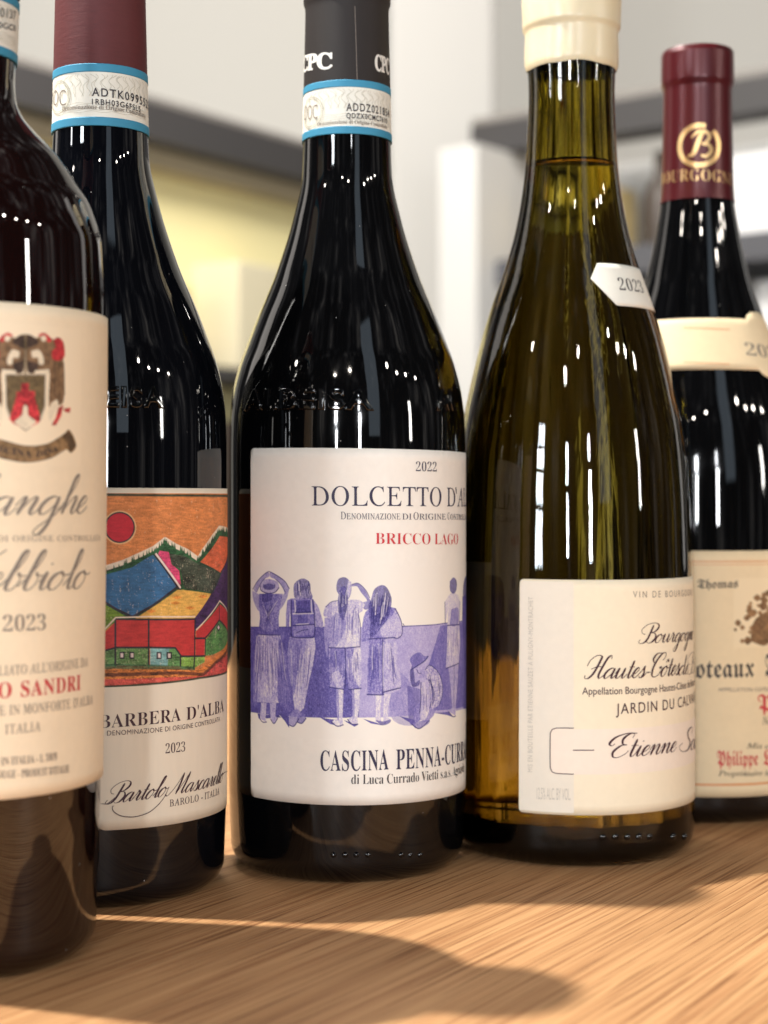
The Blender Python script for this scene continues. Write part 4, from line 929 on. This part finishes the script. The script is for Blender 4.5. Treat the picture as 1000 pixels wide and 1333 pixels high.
# third: ponytail, hand shading the eyes, cropped trousers
fig(fa, [('s', [(798, 180), (850, 172), (900, 220), (930, 280), (955, 340), (900, 370), (880, 320), (915, 300), (870, 240), (840, 195), (800, 195)], .36), ('p', [(645, 310), (700, 300), (760, 296), (860, 295), (900, 330), (880, 380), (850, 400), (865, 500), (862, 650), (630, 655), (640, 500), (645, 430), (588, 412), (605, 350)], (.78, .14, .4)), ('s', [(640, 430), (700, 400), (760, 480), (690, 640), (632, 655)], .5), ('s', [(600, 345), (650, 315), (645, 430), (588, 412)], .6),
         ('p', [(596, 430), (640, 435), (640, 560), (620, 650), (622, 720), (605, 700), (592, 560)], .52), ('p', [(628, 658), (865, 645), (872, 800), (870, 960), (778, 970), (755, 780), (742, 968), (635, 955), (630, 800)], (.5, .16, .4)), ('s', [(820, 655), (866, 648), (872, 860), (860, 960), (800, 800)], .82), ('s', [(640, 660), (740, 660), (740, 760), (640, 800)], .36), ('s', [(640, 860), (700, 830), (740, 930), (690, 955)], .72),
         ('p', [(682, 968), (738, 968), (735, 1100), (730, 1180), (735, 1235), (690, 1245), (650, 1215), (690, 1180)], .84), ('p', [(800, 968), (862, 965), (858, 1080), (845, 1180), (845, 1230), (800, 1228), (770, 1195), (808, 1170)], .84), ('s', [(682, 970), (700, 970), (705, 1180), (690, 1180)], .5), ('s', [(800, 970), (818, 970), (822, 1170), (808, 1170)], .5),
         ('s', [(684, 190), (700, 140), (745, 125), (780, 150), (798, 200), (790, 260), (760, 300), (710, 260), (688, 230)], (.2, .15, .4)), ('p', [(772, 150), (796, 160), (792, 250), (770, 290), (765, 220)], .78), ('s', [(715, 200), (755, 200), (772, 300), (755, 400), (735, 450), (705, 400), (695, 300)], (.16, .2, .6)),
         ('l', [(630, 655), (750, 658), (862, 648)], 6), ('l', [(750, 660), (755, 780), (748, 960)], 6), ('l', [(632, 952), (740, 970)], 6), ('l', [(778, 970), (870, 962)], 6), ('l', [(650, 1216), (690, 1246), (736, 1236)], 6), ('l', [(770, 1196), (802, 1230), (846, 1230)], 6), ('l', [(605, 350), (645, 312), (700, 300)], 4), ('l', [(850, 400), (866, 500), (862, 648)], 4), ('l', [(800, 180), (850, 172), (905, 222), (935, 280)], 4)])
folds(fa, ((660, 330), (860, 330)), ((640, 640), (850, 640)), 22, 5, .35, .5, 6); folds(fa, ((640, 680), (860, 680)), ((645, 940), (865, 940)), 24, 5, .25, .5, 7); folds(fa, ((705, 200), (765, 200)), ((710, 420), (750, 430)), 14, 4, .08, .7, 8)
# fourth: long dark hair, belted dress
fig(fb, [('p', [(200, 370), (230, 340), (330, 320), (420, 345), (445, 400), (462, 500), (445, 555), (405, 560), (410, 560), (240, 570), (170, 590), (175, 480), (185, 410)], (.5, .15, .3)), ('s', [(300, 480), (390, 400), (420, 350), (450, 420), (462, 520), (420, 560), (330, 560)], .74), ('p', [(225, 565), (410, 558), (435, 700), (452, 920), (330, 952), (320, 968), (212, 965), (215, 760)], (.45, .16, .6)), ('s', [(340, 570), (410, 560), (440, 760), (452, 920), (330, 950), (325, 760)], .72),
         ('p', [(272, 968), (318, 970), (305, 1080), (315, 1170), (270, 1165), (275, 1100)], .82), ('p', [(335, 960), (382, 962), (365, 1060), (362, 1130), (380, 1150), (330, 1185), (328, 1100)], .8), ('s', [(275, 1150), (330, 1160), (380, 1145), (375, 1170), (330, 1188), (290, 1170)], .22),
         ('s', [(240, 280), (262, 210), (310, 178), (350, 190), (382, 250), (388, 300), (370, 400), (340, 450), (240, 560), (230, 450), (222, 330)], (.16, .2, .7)), ('l', [(225, 566), (320, 560), (412, 556)], 6), ('l', [(212, 966), (325, 968), (330, 950), (452, 918)], 7), ('l', [(412, 345), (455, 430), (465, 520), (440, 558), (408, 560)], 5), ('l', [(325, 570), (325, 960)], 6), ('l', [(470, 455), (478, 470), (465, 480)], 4)])
folds(fb, ((250, 220), (380, 240)), ((235, 540), (350, 430)), 34, 5, .04, .75, 9); folds(fb, ((235, 580), (410, 575)), ((220, 950), (445, 910)), 34, 5, .25, .55, 10)
# fifth: crouching child in a hat
fig(fb, [('p', [(600, 880), (650, 855), (690, 880), (700, 940), (690, 1080), (705, 1080), (690, 1120), (640, 1170), (600, 1150), (560, 1170), (545, 1130), (550, 1060), (590, 1020)], .5), ('s', [(605, 880), (650, 858), (678, 900), (672, 1000), (640, 1120), (600, 1110), (600, 980)], .74), ('s', [(628, 790), (660, 755), (710, 790), (745, 850), (755, 960), (735, 1030), (700, 1060), (665, 1060), (692, 960), (668, 870), (632, 840)], (.70, .25, .6)), ('s', [(590, 1100), (640, 1060), (660, 1080), (630, 1150), (600, 1150)], .8), ('s', [(535, 1180), (580, 1160), (660, 1150), (650, 1180), (590, 1210), (555, 1205)], .45),
         ('s', [(545, 790), (590, 760), (635, 770), (630, 830), (590, 850), (560, 830)], .62), ('s', [(520, 800), (540, 760), (552, 830), (560, 880), (590, 860), (585, 900), (540, 910), (525, 870)], .08), ('s', [(545, 770), (520, 720), (545, 680), (590, 662), (625, 690), (650, 690), (620, 725), (560, 770), (535, 790)], .3), ('l', [(525, 790), (560, 768), (625, 725), (652, 690)], 7), ('l', [(630, 790), (660, 755), (712, 790), (748, 860), (756, 960), (735, 1035)], 5), ('l', [(600, 880), (598, 1020), (590, 1100)], 6), ('l', [(660, 860), (680, 900), (692, 960), (665, 1060)], 6), ('l', [(570, 785), (580, 810), (600, 815)], 4), ('l', [(535, 1182), (590, 1212), (660, 1152)], 6), ('l', [(652, 860), (700, 960), (680, 1040)], 4)])
folds(fb, ((650, 800), (740, 860)), ((680, 1050), (740, 1020)), 16, 4, .12, .7, 11); folds(fb, ((610, 890), (690, 890)), ((600, 1100), (690, 1100)), 12, 4, .2, .6, 12)
# two women at the far right
fig(fb, [('p', [(800, 250), (830, 225), (870, 250), (882, 300), (875, 460), (792, 465), (798, 340), (775, 460), (772, 300)], (.82, .1, .3)), ('p', [(790, 470), (876, 462), (884, 600), (872, 740), (840, 755), (780, 778), (788, 640)], (.76, .12, .6)), ('p', [(798, 772), (830, 758), (850, 745), (872, 742), (862, 900), (850, 1060), (850, 1120), (800, 1090), (825, 1060), (815, 900)], .66), ('s', [(808, 150), (835, 122), (858, 150), (856, 210), (835, 240), (810, 215)], (.12, .15, .5)), ('s', [(820, 350), (870, 345), (865, 460), (810, 462)], .45), ('l', [(772, 300), (775, 460)], 5), ('l', [(882, 300), (876, 460)], 5), ('l', [(790, 468), (876, 462)], 6), ('l', [(780, 778), (840, 756), (874, 740)], 6), ('l', [(840, 750), (838, 1060)], 4), ('l', [(800, 1090), (830, 1125), (850, 1122)], 6),
         ('p', [(900, 260), (930, 240), (1000, 260), (1000, 1020), (930, 1070), (905, 1070), (912, 700), (898, 420)], .3), ('s', [(905, 180), (925, 110), (980, 110), (990, 260), (910, 270)], .1), ('l', [(900, 260), (905, 440), (915, 720)], 6)])
folds(fb, ((795, 480), (876, 475)), ((785, 770), (870, 735)), 18, 4, .3, .6, 13)
pp.build('people_picture', l3, 0.00024)

# ================================================================== bottle 4: olive glass with white wine and cream wax
r4 = empty('wine_bottle', b4, 'olive bottle of white wine with cream wax top and ivory label', 'wine bottle', GRP)
b4.lathe('glass_body', 0, b4.z(-20), M['olive'], r4, closed_base=True, close_top=True)
# the wall of the bottle is a real shell: glass on both sides of the wine, air above it
zf = b4.hit(745, 205)[1]
def shell():
    outer = r4.children[-1]; inn = b4.lathe('glass_body', 0.013, b4.z(15), M['olive'], r4, -0.0034, step=0.0016, close_top=True, inner=True)
    for v in inn.data.vertices:                            # the inside of a moulded bottle is uneven: the wall runs thick and thin in long streaks
        dx, dy = v.co.x - b4.X, v.co.y - b4.Y; r = math.hypot(dx, dy)
        if r < 0.004: continue
        a = math.atan2(dy, dx); z = v.co.z; q = 0
        for kk, ph, am in ((5, .3, .5), (9, 1.7, .5), (14, 4.1, .45), (23, 2.2, .4), (31, 5.0, .35), (44, .9, .25)): q += am * math.sin(kk * a + ph + 1.3 * math.sin(z * (14 + kk * .4) + ph))
        f = 1 + q * 0.0014 * min(1, r / 0.03) / r; v.co.x = b4.X + dx * f; v.co.y = b4.Y + dy * f
    bm = bmesh.new(); bm.from_mesh(inn.data)
    bmesh.ops.contextual_create(bm, geom=[e for e in bm.edges if e.is_boundary]); bmesh.ops.recalc_face_normals(bm, faces=bm.faces[:]); bmesh.ops.reverse_faces(bm, faces=bm.faces[:])
    ni = len(bm.verts); bm.from_mesh(outer.data); bm.verts.ensure_lookup_table()
    idx = [((1.47 / 1.34 if v.co.z < zf else 1.47) if i < ni else 1.47) for i, v in enumerate(bm.verts)]
    bm.to_mesh(outer.data); bm.free(); bpy.data.objects.remove(inn)
    outer.data.attributes.new('index', 'FLOAT', 'POINT').data.foreach_set('value', idx)
    outer.data.polygons.foreach_set('use_smooth', [True] * len(outer.data.polygons))
shell()
rw = b4.rad(zf) - 0.0036; V = [(b4.X, b4.Y, zf)]; Fc = []
for ir, (f, dz) in enumerate(((.5, 0), (.85, .0001), (1, .0009))): V += [b4.P(2 * math.pi * j / 64, zf + dz, r=rw * f) for j in range(64)]
for j in range(64):
    k = (j + 1) % 64; Fc.append((0, 1 + j, 1 + k))
    for ir in (0, 1): Fc.append((1 + ir * 64 + j, 1 + (ir + 1) * 64 + j, 1 + (ir + 1) * 64 + k, 1 + ir * 64 + k))
obj('wine_surface', V, Fc, M['wine'], r4)
# wax: thick dipped coat with a wavy lower edge
def wax():
    n = 160; V, Fc = [], []; zt = b4.z(-27); rows = 46
    for j in range(n):
        a = 2 * math.pi * j / n
        zlow = b4.hit(745, 79)[1] + 0.0003 * math.sin(3 * a + 1) + 0.0002 * math.sin(7 * a)
        for i in range(rows):
            z = zlow + (zt - zlow) * i / (rows - 1)
            e = min(1, (i + .3) / 3); r = b4.rad(z) + 0.0009 * math.sqrt(e) + 0.00015 * math.sin(2 * a + z * 300)
            if i > rows - 5: r -= (0.0, 0.0006, 0.0018, 0.004)[i - rows + 4]
            V.append(b4.P(a, z, r=r))
    for j in range(n):
        k = (j + 1) % n
        for i in range(rows - 1): Fc.append((j * rows + i, k * rows + i, k * rows + i + 1, j * rows + i + 1))
    Fc.append(tuple(j * rows + rows - 1 for j in range(n)))
    return obj('wax_seal', V, Fc, M['wax'], r4)
wax()
tA = b4.hit(675.8, 900)[0]; z_t = b4.hit(677, 753.5)[1]; z_b = b4.hit(677, 1057)[1]
tB = b4.hit(747, 900)[0]
l4 = patch(b4, 'front_label', tA, tA + 2.3, z_b, z_t, M['ivory'], r4, 0.0002, 0.0014, -.003)
def flat(b, ink, x0, y0, x1, y1, mat, t1=None, m=24):
    a = b.hit(x0, y0); c = b.hit(x0, y1); n = 30; te = t1 if t1 is not None else b.hit(x1, y0)[0]
    ths = [a[0] + (te - a[0]) * i / n for i in range(n + 1)]
    V = [(t, c[1] + (a[1] - c[1]) * r / m - .003 * (t - tA) * .041) for t in ths for r in range(m + 1)]; w1 = m + 1
    ink.add(V, [(i * w1 + r, (i + 1) * w1 + r, (i + 1) * w1 + r + 1, i * w1 + r + 1) for i in range(n) for r in range(m)], M[mat])
i4a = Ink(b4, 0.00023)
flat(b4, i4a, 677.5, 756, 747, 1054, 'chalk'); i4a.n = 10
flat(b4, i4a, 717, 948, 900, 1007, 'blush', tA + 2.2)
i4a.build('tinted_panels', l4)
i4 = Ink(b4, 0.00031)
i4.text('VIN DE BOURGOGNE', 'plain', 824, 778, 860, 777.5, 8.5, 'grey', ref='VIN DE', spacing=1.45, weight=-.006)
script(i4, 'Bourgogne', 834, 837, 901.5, 832, 11, 'plum', slant=.55, thick=.12, thin=.034)
script(i4, 'Hautes-Côtes', 763, 883, 883, 878, 13.2, 'plum', slant=.5, thick=.10, thin=.034)
script(i4, 'de', 882.5, 879, 895.5, 877, 12, 'plum', slant=.5, thick=.12, thin=.034); script(i4, 'Beaune', 897, 877, 903.5, 875, 12, 'plum', ref='B', slant=.3)
i4.text('Appellation Bourgogne Hautes-Côtes de Beaune', 'plain', 758, 904, 855.3, 901, 9.3, 'plum', ref='Appellation Bourgogne')
i4.text('JARDIN DU CALVAIRE', 'plain', 801.8, 929.5, 855.3, 925.5, 13.5, 'plum', ref='JARDIN', spacing=1.18)
i4.line([(746, 976.5), (760, 976.5), (773.5, 976.5)], 1.2, 'plum')
i4.line([(747, 947.8), (735, 947.5), (724, 947.7), (719, 949.5), (716.6, 954), (716.3, 965), (716.3, 990), (716.6, 1000), (719, 1004.8), (724, 1006.7), (735, 1007.3), (747, 1007.8)], 1.1, 'plum')
script(i4, 'Etienne', 793, 986, 878.5, 978, 13, 'plum', slant=.55, thick=.12, thin=.034); script(i4, 'Sauzet', 886, 978, 904, 974, 13, 'plum', ref='Sa', slant=.45, thick=.12, thin=.034)
i4.text('MIS EN BOUTEILLE PAR ETIENNE SAUZET À PULIGNY-MONTRACHET', 'plain', 693.5, 1005, 693.5, 777, 6.4, 'pale', vertical=True, spacing=1.12)
i4.text('12,5% ALC. BY VOL.', 'plain', 699, 1040, 743, 1041.5, 15, 'pale')
i4.build('label_lettering', l4)
# six sided vintage sticker on the shoulder
ts0, ts1 = b4.hit(769, 362)[0], b4.hit(846, 362)[0] + .5
zs0, zs1 = b4.hit(800, 397.5)[1], b4.hit(800, 343.5)[1]
def hexa(u, a, c):
    m = a + (c - a) * .62; f = min(1, min(u, 1 - u) / .17); g = min(1, min(u, 1 - u) / .07)
    return m + (a - m) * f, m + (c - m) * g
st = patch(b4, 'vintage_sticker', ts0, ts1, zs0, zs1, M['band'], r4, 0.00013, 0, outline=hexa, nu=60)
ist = Ink(b4, 0.0002); ist.text('2023', 'bold', 807, 377.5, 833, 380.5, 17, 'ink', ref='202', weight=-.012, spacing=1.05); ist.build('sticker_lettering', st)
dots(b4, r4, (785, 801, 817, 832, 846, 877, 892), 1089, 0.0012, 'glass_black')

# ================================================================== bottle 5: behind, at the right edge
r5 = empty('wine_bottle', b5, 'dark bottle at right edge with burgundy foil capsule and blackletter label', 'wine bottle', GRP)
b5.lathe('glass_body', 0, b5.z(75), M['glass_black'], r5, closed_base=True, close_top=True)
b5.lathe('capsule', b5.hit(908, 257)[1], b5.z(67), M['foil'], r5, 0.0003, close_top=True)
ic5 = Ink(b5, 0.00036)
c5 = b5.hit(910.5, 189); Rr = b5.rad(c5[1])
def arc5(r, wd, a0, a1, n=40):
    ic5.stroke([(c5[0] + r * b5.k * math.sin(a0 + (a1 - a0) * i / n) / Rr, c5[1] + r * b5.k * math.cos(a0 + (a1 - a0) * i / n)) for i in range(n + 1)], [wd * b5.k / 2] * (n + 1), 'gold')
arc5(25.5, 6.5, 0.75, 6.6)
def loc5(P, wd):
    q = spline(P, 8); n = len(q); ic5.stroke([(c5[0] + p[0] * b5.k / Rr, c5[1] + p[1] * b5.k) for p in q], [wd * b5.k / 2 * (.5 + .5 * math.sin(math.pi * i / (n - 1))) for i in range(n)], 'gold')
loc5([(-14, -13), (-8, -11), (-3, 0), (2, 13), (5, 18)], 6); loc5([(-10, 10), (-2, 17), (8, 17), (13, 11), (8, 3), (3, 2)], 4.5); loc5([(3, 2), (12, 0), (15, -7), (9, -14), (2, -13)], 5)
ic5.text('BOURGOGNE', 'bold', 862, 241, 953, 242, 16, 'gold', spacing=1.1, weight=-.01)
ic5.build('capsule_lettering', r5)
# neck strap with a round middle
tm = b5.hit(988, 445)[0] + .2; zm0, zm1 = b5.hit(905, 481)[1], b5.hit(905, 414)[1]
def strap(u, a, c):
    d = abs(u - .5) * 3.8; m = (a + c) / 2; h = (c - a) / 2
    if d < .32: k = 1 + .34 * math.sqrt(max(0, 1 - (d / .32) ** 2)); return m - h * k, m + h * k
    return a, c
ns = patch(b5, 'neck_label', tm - 1.9, tm + 1.9, zm0, zm1, M['old'], r5, 0.00016, 0.0, outline=strap, nu=140)
ins = Ink(b5, 0.00024); ins.text('2022', 'bold', 972, 462, 1000, 466, 17, 'grey', ref='20', weight=-.01)
for yy in (425, 470): ins.line([(890, yy + 1.5), (905, yy + 2), (930, yy + 3), (950, yy + 4)], 1, 'gold_line')
ins.build('strap_lettering', ns)
tC = b5.hit(1003, 850)[0]; z_t = b5.hit(940, 717)[1]; z_b = b5.hit(940, 1038)[1]
l5 = patch(b5, 'front_label', tC - 1.15, tC + 1.15, z_b, z_t, M['old'], r5, 0.0002, 0.001)
i5 = Ink(b5, 0.0003)
def arcz(y, x0, x1, wd, mat, n=16): i5.line([(x0 + (x1 - x0) * i / n, y) for i in range(n + 1)], wd, mat)
zl = b5.hit(950, 732)[1]
for yv, wd, mt in ((731, 1.2, 'gold_line'), (735, .7, 'gold_line'), (1021.5, 2.6, 'gold_line')):
    z = b5.hit(950, yv)[1]; i5.stroke([(tC - 1.1 + 2.2 * i / 40, z) for i in range(41)], [wd * b5.k / 2] * 41, mt)
i5.text('Thomas', 'frak', 908, 766, 961, 765, 12, 'ink')
i5.text('Coteaux', 'frak', 884, 882, 981.5, 881, 27, 'ink'); i5.text('Bourguignons', 'frak', 996.5, 881, 1020, 880, 30, 'ink', ref='Bou')
i5.text('APPELLATION COTEAUX BOURGUIGNONS', 'plain', 935, 900, 1000, 899.5, 5, 'grey', ref='APPELLATION CONT')
i5.text('Pinot', 'frak', 986.5, 925, 1040, 924, 22, 'red', ref='Pinot'); i5.text('Noir', 'italic', 992, 943, 1010, 943, 10, 'ink')
i5.text('Mis en bouteille', 'italic', 972, 974, 1040, 973, 7, 'ink')
i5.text('Philippe', 'frak', 933.5, 996.5, 986.6, 996, 20, 'red'); i5.text('Livera', 'frak', 994, 996, 1030, 995, 20, 'red')
i5.text('Propriétaire à Gevrey', 'italic', 935, 1010, 1000, 1009, 7, 'ink', ref='Propriétaire à')
i5.build('label_lettering', l5)
p5 = Picture(b5, b5.hit(955, 800)[0], b5.hit(1040, 800)[0], b5.hit(1000, 842)[1], b5.hit(1000, 752)[1], .0003, np.array(srgb(232, 212, 176)))
g1 = grain(p5.img.shape[:2], (2, 2)); g2 = grain(p5.img.shape[:2], (4, 4)); f5 = (890, 690, 3.3325)
q5 = np.random.default_rng(5)
p5.poly([(290, 480), (300, 410), (330, 370), (400, 340), (470, 370), (500, 410), (510, 480), (450, 500), (400, 470), (350, 500)], tex((128, 96, 64)), f5, smooth=True)
for i in range(60):
    a = math.pi * (.02 + .96 * q5.random()); r = 110 + 70 * q5.random(); x, y = 400 - r * math.cos(a), 450 - r * .95 * math.sin(a) * 1.05; d = 7 + 9 * q5.random()
    p5.poly([(x - d, y), (x, y - d), (x + d, y), (x, y + d)], tex((134, 100, 66)), f5, smooth=True)
for x, y, d in ((278, 478, 18), (255, 480, 10), (275, 380, 14), (315, 420, 24), (345, 330, 20)): p5.poly([(x - d, y), (x, y - d), (x + d, y), (x, y + d)], tex((120, 88, 58)), f5, smooth=True)
p5.build('printed_crest', l5, 0.00025)
